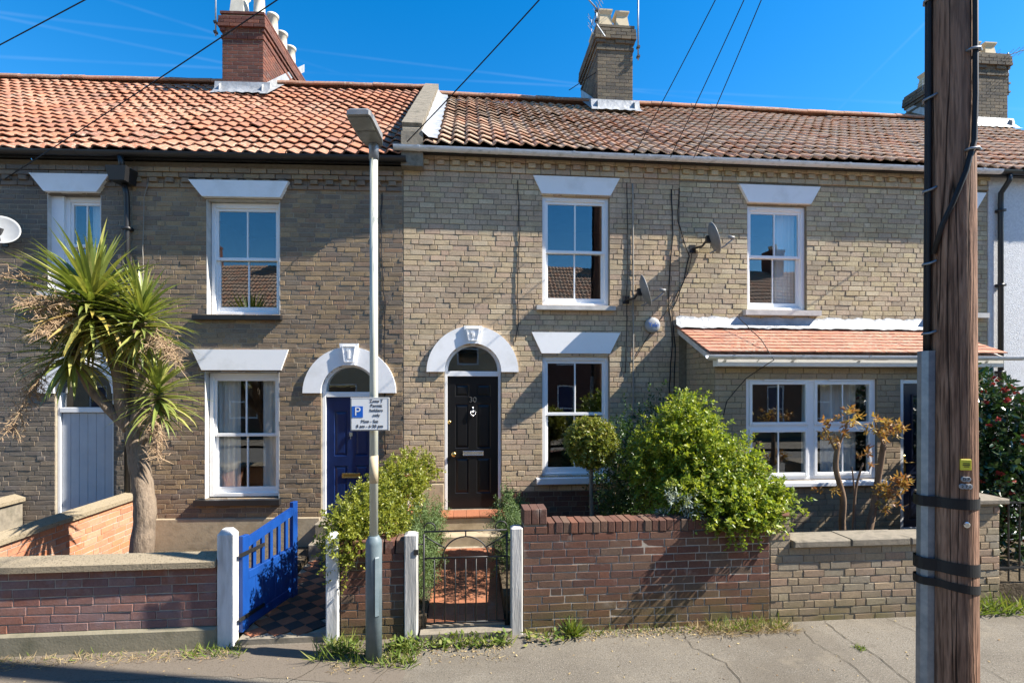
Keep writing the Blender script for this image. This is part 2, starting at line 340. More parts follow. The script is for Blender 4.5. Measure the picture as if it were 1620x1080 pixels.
M['leafdark'] = mat_leaf('dark_green_leaf', [(.025,.055,.015),(.04,.08,.02),(.03,.065,.018),(.055,.10,.025)], .35, .5, .25)
M['leafbay'] = mat_leaf('bay_leaf', [(.11,.15,.03),(.18,.21,.035),(.26,.27,.045),(.08,.11,.025),(.32,.29,.06),(.22,.19,.05)], .35, .5, .25)
M['leafcam'] = mat_leaf('camellia_leaf', [(.02,.05,.018),(.035,.07,.022),(.028,.06,.02),(.05,.085,.03)], .2, .6, .15)
M['petal'] = mat_leaf('red_petal', [(.30,.03,.03),(.38,.07,.05),(.22,.02,.025)], .6, .3, .2, (1.1,1.0,1.0))
M['leafrhus'] = mat_leaf('copper_leaf', [(.34,.20,.06),(.42,.28,.07),(.28,.13,.06),(.38,.30,.07),(.24,.10,.06)], .5, .3, .35, (1.3,1.1,.7))
M['leafros'] = mat_leaf('rosemary_leaf', [(.09,.14,.05),(.13,.19,.07),(.07,.11,.04),(.16,.22,.08)], .6, .3, .25)
M['leafgrey'] = mat_leaf('grey_leaf', [(.28,.32,.28),(.36,.40,.36),(.22,.26,.22)], .7, .2, .2)
M['grass'] = mat_leaf('weed_leaf', [(.08,.13,.025),(.12,.18,.03),(.16,.20,.04),(.22,.22,.06)], .6, .3, .3)
M['straw'] = mat_leaf('dry_grass', [(.40,.31,.16),(.48,.38,.20),(.32,.24,.13),(.28,.18,.10)], .8, .2, .2, (1.1,1.0,.8))

# ------------------------------------------------------------------ brick helpers
def brick_shape(L, H, D, r):
    "front face -y at y=0, centred in x and z, depth D to +y"
    j = lambda a: r.uniform(-a, a)
    ch = .0025
    mb = MB(); hx, hz = L/2, H/2
    b = [(-hx,D,-hz),(hx,D,-hz),(hx,D,hz),(-hx,D,hz)]
    o = [(-hx+j(.002),ch+j(.0012),-hz+j(.0022)),(hx+j(.002),ch+j(.0012),-hz+j(.0022)),(hx+j(.002),ch+j(.0012),hz+j(.0022)),(-hx+j(.002),ch+j(.0012),hz+j(.0022))]
    c2 = [.0018+abs(j(.003)) for _ in range(4)]
    i = [(o[0][0]+c2[0],j(.0015),o[0][2]+c2[1]),(o[1][0]-c2[2],j(.0015),o[1][2]+c2[0]),(o[2][0]-c2[1],j(.0015),o[2][2]-c2[3]),(o[3][0]+c2[3],j(.0015),o[3][2]-c2[2])]
    mb.add(b+o+i, [(8,9,10,11),(4,5,9,8),(5,6,10,9),(6,7,11,10),(7,4,8,11),(0,1,5,4),(1,2,6,5),(2,3,7,6),(3,0,4,7)])
    return mb
_bv = {}
def brick_variants(mat, H, D):
    k = (mat.name, round(H, 4), round(D, 4))
    if k not in _bv:
        r = random.Random(len(_bv)+3)
        _bv[k] = {L: [brick_shape(L, H, D, r).mesh('brick', mat) for _ in range(10)] for L in (.215, .1025)}
    return _bv[k]
def layout(x0, x1, z0, z1, course, holes=(), r=rng, joint=.010, pattern=(.225,.225,.1125)):
    "brick rectangles (xa,xb,zc) for a face with holes: holes = callables zc -> (xa,xb) or None"
    res = []; n = int(round((z1-z0)/course)); per = sum(pattern)
    for i in range(n):
        zc = z0 + (i+.5)*course
        blocked = sorted(h for h in (f(zc) for f in holes) if h)
        spans = []; a = x0
        for (ba, bb) in blocked:
            if ba > a: spans.append((a, min(ba, x1)))
            a = max(a, bb)
        if a < x1: spans.append((a, x1))
        off = [0, .28, .12, .41, .2, .5][i % 6] * per/.5625 + r.uniform(-.012, .012)
        for (a, b) in spans:
            if b - a < .03: continue
            edges = [a]; x = math.floor((a-off)/per)*per + off; k = 0
            while x < b:
                x += pattern[k % len(pattern)]; k += 1
                if x > edges[-1] + .055 and x < b - .055: edges.append(x)
            edges.append(b)
            for u, v in zip(edges, edges[1:]):
                if v - u > .03: res.append((u+joint/2, v-joint/2, zc))
    return res
def rect(xa, xb, za, zb): return lambda z: (xa, xb) if za < z < zb else None
def arch(cx, r, zs, z0):
    def f(z):
        if z < z0 or z > zs + r: return None
        h = r if z < zs else math.sqrt(max(r*r-(z-zs)**2, 0)); return (cx-h, cx+h)
    return f
def lay_bricks(parent, items, mat, course, depth=.09, joint=.010, limit=300, wob=.003, name='brick', y=0.0, force=False):
    "items: (xa,xb,zc[,yoff]); nearest `limit` become objects, the rest one stuff mesh"
    bpy.context.view_layer.update()
    mw = parent.matrix_world; H = course - joint
    var = brick_variants(mat, H, depth)
    def key(it):
        p = mw @ Vector(((it[0]+it[1])/2, y, it[2])); return (p - CAMP).length
    items = sorted(items, key=key)
    for it in items[:limit]:
        L = it[1]-it[0]; L0 = .215 if L > .15 else .1025
        o = bpy.data.objects.new(name, rng.choice(var[L0])); COL.objects.link(o); o.parent = parent
        yo = it[3] if len(it) > 3 else 0
        o.location = ((it[0]+it[1])/2, y + yo + rng.uniform(-wob, wob), it[2])
        o.scale = (L/L0, 1, 1); o.rotation_euler = (rng.gauss(0, .010), rng.gauss(0, .005), rng.gauss(0, .008))
    rest = items[limit:]
    if rest:
        mb = MB(); r = random.Random(5)
        for it in rest:
            b = brick_shape(it[1]-it[0], H, depth, r); yo = (it[3] if len(it) > 3 else 0) + y + r.uniform(-wob, wob)
            tz = r.gauss(0, .008); cx = (it[0]+it[1])/2
            mb.add([(cx+v[0], yo+v[1]+tz*v[0], it[2]+v[2]) for v in b.v], b.f, r.random()+.001)
        tag(mb.build('far_bricks', mat, parent), kind='stuff')
def face_with_holes(mb, x0, x1, z0, z1, holes, y):
    xs = sorted({x0, x1, *[min(max(h[i], x0), x1) for h in holes for i in (0, 1)]})
    zs = sorted({z0, z1, *[min(max(h[i], z0), z1) for h in holes for i in (2, 3)]})
    for a, b in zip(xs, xs[1:]):
        for c, d in zip(zs, zs[1:]):
            mx, mz = (a+b)/2, (c+d)/2
            if any(h[0] < mx < h[1] and h[2] < mz < h[3] for h in holes): continue
            mb.quad((a,y,c),(b,y,c),(b,y,d),(a,y,d))
def house_shell(house, mat, x0, x1, zt, holes, depth=7.6, ridge_y=3.8, ridge_z=8.7, revd=.16, z0=0, base=-.1):
    "mortar backing with openings, side and back walls"
    mb = MB(); y = .0055
    face_with_holes(mb, x0, x1, base, zt, holes, y)
    for (a, b, c, d) in holes:
        mb.quad((a,y,c),(a,y,d),(a,revd,d),(a,revd,c)); mb.quad((b,y,d),(b,y,c),(b,revd,c),(b,revd,d))
        mb.quad((a,y,d),(b,y,d),(b,revd,d),(a,revd,d)); mb.quad((b,y,c),(a,y,c),(a,revd,c),(b,revd,c))
    for x in (x0+.002, x1-.002):
        mb.add([(x,y,base),(x,depth,base),(x,depth,zt),(x,ridge_y,ridge_z),(x,y,zt)], [(0,1,2,3,4)])
    mb.quad((x0,depth,base),(x1,depth,base),(x1,depth,zt),(x0,depth,zt))
    wall = mb.build('wall', mat, house)
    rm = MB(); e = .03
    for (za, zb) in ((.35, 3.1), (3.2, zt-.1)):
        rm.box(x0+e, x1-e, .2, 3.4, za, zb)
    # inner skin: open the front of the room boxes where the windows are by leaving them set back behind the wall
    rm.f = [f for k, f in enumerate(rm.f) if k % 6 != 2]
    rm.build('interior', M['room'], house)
    return wall

# ------------------------------------------------------------------ roof tiles
def pantile_mesh(mat, W, L, r, seg=8):
    mb = MB(); T = .016; Wf = W*1.14; up = []; lo = []
    amp = .020*(1+r.uniform(-.12, .12)); tw = r.uniform(-.004, .004)
    V = []
    for k in range(seg+1):
        u = k/seg; x = (u-.5)*Wf
        z = amp*math.sin(2*PI*(u*1.14-.07)) + .006*math.sin(4*PI*u)
        V.append((x, r.uniform(-.0025, .0025), z+T+tw*(u-.5)*3))
    n = seg+1
    V += [(v[0], L, v[2]-.004) for v in V[:n]]
    V += [(v[0], v[1], v[2]-T) for v in V[:n]]
    V += [(v[0], L*.4, v[2]-T) for v in V[:n]]
    F = []
    for k in range(seg):
        F += [(k, k+1, n+k+1, n+k), (k+1, k, 2*n+k, 2*n+k+1), (2*n+k+1, 2*n+k, 3*n+k, 3*n+k+1)]
    F += [(0, n, 3*n, 2*n), (n-1, 2*n+n-1, 3*n+n-1, 2*n-1)]
    return mb.add(V, F)
def pantile_roof(house, mat, x0, x1, y0, z0, y1, z1, W, rows, limit=300, skip=None, under=None):
    "a roof part at the eaves line, pitched; tiles lie on it"
    pitch = math.atan2(z1-z0, y1-y0); SL = math.hypot(z1-z0, y1-y0)
    deck = MB()
    yb = 2*y1 - y0
    poly = [(y0+.03, z0-.06), (y1, z1-.06), (yb, z0-.06), (yb, z0-.14), (y1, z1-.16), (y0+.03, z0-.14)]
    deck.prismx(poly[::-1], x0, x1)
    roof = deck.build('roof', under or M['black'], house)
    g = SL/rows; cols = max(1, int(round((x1-x0)/W))); W = (x1-x0)/cols
    var = [pantile_mesh(mat, W, g*1.22, random.Random(40+k)).mesh('pantile', mat, False) for k in range(10)]
    bpy.context.view_layer.update(); mw = house.matrix_world
    cs, sn = math.cos(pitch), math.sin(pitch); items = []
    for i in range(rows):
        for k in range(cols):
            x = x0 + (k+.5)*W; s = i*g
            if skip and skip(x, y0+s*cs): continue
            sag = .018*math.sin(x*1.3+1)+.012*math.sin(s*2+x*.7)
            items.append((x + rng.uniform(-.004,.004), s + .010*math.sin(x*2.1+i*.3)*1.2 + rng.uniform(-.009,.009) - (rng.uniform(.015,.05) if rng.random() < .03 else 0), sag + (.012 if rng.random() < .03 else 0)))
    items.sort(key=lambda t: ((mw @ Vector((t[0], y0+t[1]*cs, z0+t[1]*sn))) - CAMP).length)
    tilt = .030/g
    for t in items[:limit]:
        o = bpy.data.objects.new('pantile', rng.choice(var)); COL.objects.link(o); o.parent = roof
        o.location = (t[0], y0+t[1]*cs - sn*(t[2]+.0), z0 + t[1]*sn + cs*t[2])
        o.rotation_euler = (pitch-tilt+rng.gauss(0,.008), rng.gauss(0,.012), rng.gauss(0,.012))
    if items[limit:]:
        mb = MB(); src = [pantile_mesh(mat, W, g*1.22, random.Random(40+k)) for k in range(10)]
        for t in items[limit:]:
            m = Matrix.Translation((t[0], y0+t[1]*cs - sn*t[2], z0+t[1]*sn+cs*t[2])) @ Euler((pitch-tilt+rng.gauss(0,.008), rng.gauss(0,.012), rng.gauss(0,.012))).to_matrix().to_4x4()
            s = rng.choice(src); mb.add([tuple(m @ Vector(v)) for v in s.v], s.f, rng.random()+.001)
        tag(mb.build('far_pantiles', mat, roof), kind='stuff')
    # ridge tiles
    rm = MB(); n = 8
    prof = [(math.cos(PI*k/n)*.12, math.sin(PI*k/n)*.09) for k in range(n+1)]
    poly = [(p[0], p[1]) for p in prof] + [(p[0]*.82, p[1]*.82-.02) for p in prof[::-1]]
    rme = MB().prismx(poly, -.222, .222).mesh('ridge_tile', M['ridge'])
    nr = max(1, round((x1-x0)/.45)); st_r = (x1-x0)/nr
    for kr in range(nr):
        x = x0+(kr+.5)*st_r
        o = obj('ridge_tile', rme, roof, (x, y1, z1+.02+rng.uniform(-.006,.006)), (rng.gauss(0,.02), rng.gauss(0,.012), rng.gauss(0,.01))); o.scale.x = st_r/.444
    return roof, pitch

def gutter(house, x0, x1, y, z, mat, r=.058, step=1.1, fascia=None):
    mb = MB(); n = 8
    pr = [(y + r*math.cos(PI+PI*k/n), z + r*math.sin(PI+PI*k/n)) for k in range(n+1)]
    pi_ = [(y + (r-.006)*math.cos(PI+PI*k/n), z + .002 + (r-.006)*math.sin(PI+PI*k/n)) for k in range(n+1)][::-1]
    mb.prismx(pr+pi_, x0, x1); g = mb.build('gutter', mat, house)
    x = x0+.35
    while x < x1-.1:
        b = MB(); q = [(y + (r+.006)*math.cos(PI+PI*k/n), z + .004 + (r+.006)*math.sin(PI+PI*k/n)) for k in range(n+1)]
        q2 = [(y + (r+.0005)*math.cos(PI+PI*k/n), z + .004 + (r+.0005)*math.sin(PI+PI*k/n)) for k in range(n+1)][::-1]
        b.prismx(q+q2, x-.018, x+.018); b.build('gutter_bracket', mat, g); x += step
    if fascia: MB().box(x0, x1, y+r+.004, -.066, z-.055, z-.02).build('fascia', fascia, house)
    return g

# ------------------------------------------------------------------ windows and doors
def pane_mesh(mb, x0, x1, z0, z1, y): mb.box(x0, x1, y, y+.006, z0, z1)
def curtain(parent, x0, x1, z0, z1, y, folds=9, seed=1):
    r = random.Random(seed); n = folds*6; V = []; F = []
    ph = r.uniform(0, 6)
    for i in range(n+1):
        u = i/n; x = x0+(x1-x0)*u
        for j in range(2):
            amp = .025*(.7+.5*math.sin(u*7+ph))
            V.append((x+ (.012*math.sin(u*9+ph) if j else 0), y+amp*math.sin(2*PI*u*folds+ .5*math.sin(u*11)), z0 if j else z1))
    for i in range(n): F.append((2*i, 2*i+2, 2*i+3, 2*i+1))
    MB().add(V, F).build('curtain', M['curtain'], parent, True)
def frame_ring(mb, x0, x1, z0, z1, y0, y1, wl, wr, wt, wb):
    mb.bbox(x0, x0+wl, y0, y1, z0, z1); mb.bbox(x1-wr, x1, y0, y1, z0, z1)
    mb.bbox(x0+wl, x1-wr, y0+.001, y1, z1-wt, z1); mb.bbox(x0+wl, x1-wr, y0+.001, y1, z0, z0+wb)
def sash_window(house, x0, x1, z0, z1, zm, yd=.05, fr=.055, vent=False, sill=None, sillmat=None, curt=()):
    mb = MB(); frame_ring(mb, x0, x1, z0, z1, yd, yd+.12, fr, fr, fr+.02, fr*.9)
    if vent: mb.bbox(x0+.16, x1-.16, yd-.012, yd, z1-.055, z1-.03, .003)
    win = mb.build('window', M['upvc'], house)
    a, b = x0+fr-.004, x1-fr+.004
    for k, (zb, zt, y) in enumerate(((zm-.02, z1-fr-.016, yd+.022), (z0+fr*.9-.004, zm+.025, yd+.062))):
        s = MB(); lo = .045 if k == 0 else .085
        if k: s_w = .05
        else: s_w = .042
        frame_ring(s, a, b, zb, zt, y, y+.036, s_w, s_w, .045, lo)
        sa = s.build('sash', M['upvc'], win)
        gx0, gx1, gz0, gz1 = a+s_w-.003, b-s_w+.003, zb+lo-.003, zt-.045+.003
        xm = (gx0+gx1)/2
        MB().bbox(xm-.011, xm+.011, y+.004, y+.030, gz0, gz1, .003).build('glazing_bar', M['upvc'], win)
        for (p, q) in ((gx0, xm-.008), (xm+.008, gx1)):
            MB().box(p, q, y+.014, y+.020, gz0, gz1).build('pane', M['glass'], win)
    if sill:
        sx0, sx1, sz0, sz1, p = sill
        MB().add([(sx0,-p,sz0),(sx1,-p,sz0),(sx1,yd+.03,sz0),(sx0,yd+.03,sz0),(sx0,-p,sz1-.012),(sx1,-p,sz1-.012),(sx1,yd+.03,sz1),(sx0,yd+.03,sz1)],
                 [(0,3,2,1),(4,5,6,7),(0,1,5,4),(1,2,6,5),(2,3,7,6),(3,0,4,7)]).build('sill', sillmat or M['sillwhite'], win)
    for i, (ca, cb) in enumerate(curt): curtain(win, ca, cb, z0+.02, z1-.03, .225, max(3, int((cb-ca)*16)), i+int(abs(x0)*10))
    return win
def lintel(house, tl, tr, bl, br, zt, zb, p=.022):
    MB().prism([(bl,zb),(br,zb),(tr,zt),(tl,zt)], -p, .05).build('lintel', M['stucco'], house)
def door_surround(house, cx, zs, ri, ro, zk, p=.035):
    n = 28; poly = []
    for k in range(n+1):
        q = PI*k/n; poly.append((cx+ro*math.cos(q), zs-.005+ro*math.sin(q)))
    inner = [(cx+ri*math.cos(PI*k/n), zs-.005+ri*math.sin(PI*k/n)) for k in range(n+1)]
    mb = MB(); V = []; F = []
    for k in range(n+1):
        for (x, z) in (poly[k], inner[k]): V += [(x, -p, z), (x, .10, z)]
    for k in range(n):
        i, j = 4*k, 4*k+4
        F += [(i, i+2, j+2, j), (i+1, i, j, j+1), (i+2, i+3, j+3, j+2)]
    F += [(0, 1, 3, 2), (4*n, 4*n+2, 4*n+3, 4*n+1)]
    mb.add(V, F); sur = mb.build('door_surround', M['stucco'], house)
    k = MB(); t, b = zk+.02, zs+ri-.01
    k.prism([(cx-.085,b),(cx+.085,b),(cx+.135,t),(cx-.135,t)], -p-.028, -p+.01)
    ks = k.build('keystone', M['stucco'], sur)
    q = MB()
    for (xa, za, xb, zb) in ((-.060,b+.04,.060,b+.052),(-.092,t-.047,.092,t-.035)): q.box(cx+xa, cx+xb, -p-.042, -p-.026, za, zb)
    for sx in (-1, 1):
        q.prism([(cx+sx*.060-.006,b+.045),(cx+sx*.060+.006,b+.045),(cx+sx*.092+.006,t-.04),(cx+sx*.092-.006,t-.04)], -p-.041, -p-.026)
    q.box(cx-.012, cx+.016, -p-.046, -p-.026, b+.09, t-.09); q.box(cx-.028, cx-.012, -p-.046, -p-.026, t-.115, t-.09)
    q.build('keystone_panel', M['stucco'], sur)
    return sur
def panel_door(house, x0, x1, z0, z1, yd, mat, panels, name='door'):
    "leaf with recessed panels"
    mb = MB(); holes = panels
    face_with_holes(mb, x0, x1, z0, z1, holes, yd)
    for (a, b, c, d) in holes:
        i = .014; y2 = yd+.014
        mb.add([(a,yd,c),(b,yd,c),(b,yd,d),(a,yd,d),(a+i,y2,c+i),(b-i,y2,c+i),(b-i,y2,d-i),(a+i,y2,d-i)],
               [(0,1,5,4),(1,2,6,5),(2,3,7,6),(3,0,4,7)])
        j = .045
        mb.add([(a+i,y2,c+i),(b-i,y2,c+i),(b-i,y2,d-i),(a+i,y2,d-i),(a+j,yd+.004,c+j),(b-j,yd+.004,c+j),(b-j,yd+.004,d-j),(a+j,yd+.004,d-j)],
               [(0,1,5,4),(1,2,6,5),(2,3,7,6),(3,0,4,7),(4,5,6,7)])
    mb.quad((x0,yd+.03,z0),(x1,yd+.03,z0),(x1,yd+.03,z1),(x0,yd+.03,z1))
    return mb.build(name, mat, house)
def arched_doorway(house, cx, z0, zl, zs, ri, hw, mat_leaf_, yd=.07):
    "frame posts, transom, semicircular fanlight, six-panel leaf between cx-hw..cx+hw"
    f = MB(); fw = ri-hw
    f.bbox(cx-ri+.001, cx-hw, yd-.03, yd+.08, z0, zs); f.bbox(cx+hw, cx+ri-.001, yd-.03, yd+.08, z0, zs)
    f.bbox(cx-hw, cx+hw, yd-.028, yd+.08, zl, zl+.075)
    n = 20; V = []; F = []; r2 = ri-.05
    for k in range(n+1):
        q = PI*k/n
        for r in (ri-.001, r2): V += [(cx+r*math.cos(q), yd-.027, zs+r*math.sin(q)), (cx+r*math.cos(q), yd+.08, zs+r*math.sin(q))]
    for k in range(n):
        i, j = 4*k, 4*k+4; F += [(i, i+2, j+2, j), (i+1, i, j, j+1), (i+2, i+3, j+3, j+2)]
    f.add(V, F); fr = f.build('door_frame', M['white'], house)
    gp = [(cx+(r2+.006)*math.cos(PI*k/n), zs+(r2+.006)*math.sin(PI*k/n)) for k in range(n+1)]
    gp = [(cx+hw-.0, zl+.07)] + gp + [(cx-hw, zl+.07)]
    MB().prism(gp, yd+.02, yd+.026).build('fanlight', M['glass'], fr)
    W = 2*hw; x0 = cx-hw+.003; x1 = cx+hw-.003; h = zl-z0
    ps = []
    for (za, zb) in ((.115,.36),(.46,.80) if False else (.44,.80),(.875,.955)):
        pass
    rows = ((z0+.23, z0+.76), (z0+.90, z0+1.56), (z0+1.67, z0+h-.12))
    for (za, zb) in rows:
        ps += [(x0+.11, cx-.055, za, zb), (cx+.055, x1-.11, za, zb)]
    return panel_door(house, x0, x1, z0, zl, yd, mat_leaf_, ps), fr

_txt = {}
def text_obj(s, size, mat, parent, loc, rot=(R(90),0,0), name='lettering', align='CENTER', ext=.0015, space=1.0):
    cu = bpy.data.curves.new('t', 'FONT'); cu.body = s; cu.size = size; cu.align_x = align; cu.align_y = 'CENTER'; cu.extrude = ext; cu.space_character = space
    t = bpy.data.objects.new('t', cu); COL.objects.link(t)
    dg = bpy.context.evaluated_depsgraph_get(); me = bpy.data.meshes.new_from_object(t.evaluated_get(dg))
    bpy.data.objects.remove(t); bpy.data.curves.remove(cu); me.materials.clear(); me.materials.append(mat)
    return obj(name, me, parent, loc, rot)

# ------------------------------------------------------------------ foliage
def leaf_arrays(P, D, S, L, W, fold=.25):
    "P base, D direction, S side (unit), L, W arrays -> V, F (two quads a leaf)"
    n = len(P); N = np.cross(D, S); L = L[:, None]; W = W[:, None]
    v = np.stack([P, P+D*L*.35-S*W*.5+N*W*fold*.5, P+D*L*.72-S*W*.36+N*W*fold*.4, P+D*L, P+D*L*.72+S*W*.36+N*W*fold*.4, P+D*L*.35+S*W*.5+N*W*fold*.5], 1).reshape(-1, 3)
    b = np.arange(n)[:, None]*6
    F = np.concatenate([b+np.array([[0,3,2,1]]), b+np.array([[0,5,4,3]])], 1).reshape(-1, 4)
    return v, F
def unit(a): return a/np.maximum(np.linalg.norm(a, axis=1, keepdims=True), 1e-9)
def sprays(g, blobs, leaf, per=14, slen=.22, up=.35, jitter=.5, inner=.35, shell=(.55, 1.0), zmin=None, lumps=1.0):
    "blobs (c, radii, n). returns V,F,rnd"
    Vs = []; Fs = []; Rs = []; off = 0
    for (c, rad, n) in blobs:
        d = unit(g.normal(size=(n, 3))); rr = g.uniform(shell[0], shell[1], n)**.7
        ins = g.random(n) < inner; rr[ins] = g.uniform(.15, .7, ins.sum())
        # lumpy outline
        lump = 1 + lumps*.16*np.sin(d[:,0]*5+c[0]*3)*np.sin(d[:,2]*6+c[1]*5) + lumps*.10*np.sin(d[:,1]*9+d[:,0]*7+c[2])
        base = np.array(c) + d*np.array(rad)*(rr*lump)[:, None]
        dr = unit(d + g.normal(size=(n,3))*jitter + np.array([0,0,up])); ln = slen*g.uniform(.5, 1.25, n)
        tone = g.random(n)
        t = (np.arange(per)+.6)/per
        P = base[:,None,:] + dr[:,None,:]*(ln[:,None]*t)[...,None]
        P[...,2] -= (t**2)[None,:]*ln[:,None]*.12
        a = unit(np.cross(dr, g.normal(size=(n,3)))); b = np.cross(dr, a)
        ang = (np.arange(per)*2.4)[None,:] + g.uniform(0, 6, n)[:,None]
        side = a[:,None,:]*np.cos(ang)[...,None] + b[:,None,:]*np.sin(ang)[...,None]
        D = unit((dr[:,None,:]*.55 + side*.85 + g.normal(size=(n,per,3))*.22).reshape(-1,3))
        P = P.reshape(-1,3)
        S = unit(np.cross(D, g.normal(size=D.shape)*.6 + np.array([0,0,1])))
        L = leaf[0]*g.uniform(.45, 1.32, len(P)); W = leaf[1]*g.uniform(.75, 1.2, len(P))
        rn = np.clip(np.repeat(tone, per)*.7 + g.random(len(P))*.3, .002, .998)
        if zmin is not None:
            k = P[:,2] > zmin; P, D, S, L, W, rn = P[k], D[k], S[k], L[k], W[k], rn[k]
        V, F = leaf_arrays(P, D, S, L, W); Vs.append(V); Fs.append(F+off); off += len(V); Rs.append(np.repeat(rn, 2))
    return np.concatenate(Vs), np.concatenate(Fs), np.concatenate(Rs)
def foliage(parent, name, arr, mat): return obj(name, npmesh(name, arr[0], arr[1], mat, arr[2]), parent)
def grass_arrays(g, n, xr, yr, zr, h, w, lean=.6):
    P = np.stack([g.uniform(*xr, n), g.uniform(*yr, n), np.full(n, zr)], 1)
    D = unit(np.stack([g.normal(0, lean, n), g.normal(-.15, lean, n), np.ones(n)*g.uniform(.35, 1.1, n)], 1))
    S = unit(np.cross(D, g.normal(size=(n,3))))
    V, F = leaf_arrays(P, D, S, g.uniform(h*.4, h, n), np.full(n, w)*g.uniform(.7, 1.3, n)); return V, F, np.repeat(g.random(n)*.99+.005, 2)
def cat(*arrs):
    Vs = []; Fs = []; Rs = []; o = 0
    for a in arrs: Vs.append(a[0]); Fs.append(a[1]+o); Rs.append(a[2]); o += len(a[0])
    return np.concatenate(Vs), np.concatenate(Fs), np.concatenate(Rs)

# ================================================================== SETTING
FY = 7.5
def sheet(name, x0, x1, y0, y1, z, mat, nx=1, ny=1):
    o = MB().quad((x0,y0,z),(x1,y0,z),(x1,y1,z),(x0,y1,z)).build(name, mat); return tag(o, kind='structure')
sheet('ground', -900, 900, -900, 900, -.125, M['soil'])
sheet('road', -60, 60, -5.2, 2.1, -.115, M['road'])
tag(MB().box(-60, 60, 2.1, 2.24, -.3, .002).build('kerb', M['kerb']), kind='structure')
pave = tag(MB().quad((-30,2.236,0),(30,2.236,0),(30,5.0,0),(-30,5.0,0)).build('pavement', M['pave']), kind='structure')
def crack(pts, w=.008):
    w *= .42
    V = []; F = []
    r = random.Random(int(pts[0][0]*100)); P = []
    for (a, b) in zip(pts, pts[1:]):
        for k in range(8):
            t = k/8; P.append((a[0]+(b[0]-a[0])*t + r.gauss(0,.006), a[1]+(b[1]-a[1])*t + r.gauss(0,.006)))
    P.append(pts[-1])
    for i, p in enumerate(P):
        q = P[min(i+1, len(P)-1)]; o = P[max(i-1, 0)]; dx, dy = q[0]-o[0], q[1]-o[1]; l = math.hypot(dx, dy) or 1
        ww = w*r.uniform(.5, 1.3); V += [(p[0]-dy/l*ww, p[1]+dx/l*ww, .006), (p[0]+dy/l*ww, p[1]-dx/l*ww, .006)]
    for i in range(len(P)-1): F.append((2*i, 2*i+1, 2*i+3, 2*i+2))
    MB().add(V, F).build('crack', M['crack'], pave)
crack([(3.62,4.86),(3.58,4.5),(3.62,4.2),(3.55,3.7)]); crack([(3.3,4.75),(3.22,4.45),(3.3,4.1),(3.2,3.5)], .006)
crack([(2.1,4.84),(2.05,4.5),(2.22,4.2),(2.2,3.6)], .007); crack([(-.55,4.85),(-.62,4.45),(-.9,3.9)], .006); crack([(-1.25,4.85),(-1.3,4.4),(-1.55,4.1)], .006)
crack([(4.3,4.86),(4.4,4.3),(4.35,3.6)], .006)
def patch(pts, mat, z):
    r_ = random.Random(3); P_ = []
    for a, b in zip(pts, pts[1:]+pts[:1]):
        for k in range(10): P_.append((a[0]+(b[0]-a[0])*k/10+r_.gauss(0,.012), a[1]+(b[1]-a[1])*k/10+r_.gauss(0,.012), z))
    MB().add(P_, [tuple(range(len(P_)))]).build('tarmac_patch', mat, pave)
M['patch'] = mat_noise('brown_tarmac', [(.095,.078,.06),(.15,.125,.098),(.12,.10,.08)], 45, .93, .25, .6, 110, .006)
patch([(-.62,4.86),(-5.2,4.86),(-5.2,4.42),(-2.2,4.40),(-1.0,4.2),(-.95,3.0),(-.6,3.0),(-.52,4.3)], M['patch'], .003)
def bed(name, x0, x1, y0, y1, z): return tag(MB().box(x0, x1, y0, y1, -.12, z).build(name, M['soil']), kind='structure')
bed('garden_soil', -4.62, -2.16, 5.08, 7.47, .10)
bed('garden_soil', -9.0, -4.98, 5.08, 7.6, .10)
bed('garden_soil', .364, 3.22, 5.09, 7.47, .28)
bed('garden_soil', 3.224, 5.2, 5.09, 6.57, .25)
bed('garden_soil', 5.204, 9.5, 5.3, 6.57, .12)
bed('garden_soil', -.575, -.404, 4.98, 7.47, .16)

# ------------------------------------------------------------------ paths
def diamond_path():
    base = tag(MB().box(-2.13, -1.31, 4.90, 7.44, -.1, .04).build('garden_path', M['mortB']), kind='structure')
    s = .150; h = s/math.sqrt(2)
    mr = MB().box(-s/2+.002, s/2-.002, -s/2+.002, s/2-.002, -.01, .010).mesh('path_tile', M['tilered'])
    mk = MB().box(-s/2+.002, s/2-.002, -s/2+.002, s/2-.002, -.01, .010).mesh('path_tile', M['tileblack'])
    j = 0; y = 5.02
    while y < 7.35:
        i = 0; x = -2.12 + h + (0 if j % 2 == 0 else h)
        while x < -1.31 - h*.7:
            obj('path_tile', mr if j % 2 == 0 else mk, base, (x, y, .046+rng.uniform(-.0015,.0015)), (rng.gauss(0,.008), rng.gauss(0,.008), PI/4+rng.gauss(0,.01)))
            x += 2*h; i += 1
        y += h; j += 1
    MB().box(-2.12, -1.31, 4.88, 4.955, -.09, .052).build('path_edging', M['stone'], base)
diamond_path()
def red_path():
    base = tag(MB().prismx([(4.93,-.1),(6.85,-.1),(6.85,.235),(4.93,.09)], -.40, .36).build('garden_path', M['mortB']), kind='structure')
    sl = math.atan2(.145, 1.92); s = .152
    me = MB().bbox(-s/2+.002, s/2-.002, -s/2+.002, s/2-.002, -.008, .010, .002).mesh('path_tile', M['tilered'])
    for j in range(12):
        for i in range(5):
            y = 5.02+j*s; obj('path_tile', me, base, (-.40+s*.5+i*s, y, .09+(y-4.93)*.0755+rng.uniform(-.001,.0015)), (sl+rng.gauss(0,.006), rng.gauss(0,.006), rng.gauss(0,.006)))
    MB().box(-.45, .42, 4.80, 4.925, -.05, .065).build('path_edging', M['stone'], base)
red_path()
st = empty('door_steps', (.076, 6.85, .2), 0, 'worn stone and red tile steps up to the black door', 'steps')
MB().bbox(-.43, .43, .0, .62, -.2, .17, .012).build('step', M['render'], st)
MB().bbox(-.50, .46, .29, .64, .05, .345, .012).build('step', M['render'], st)
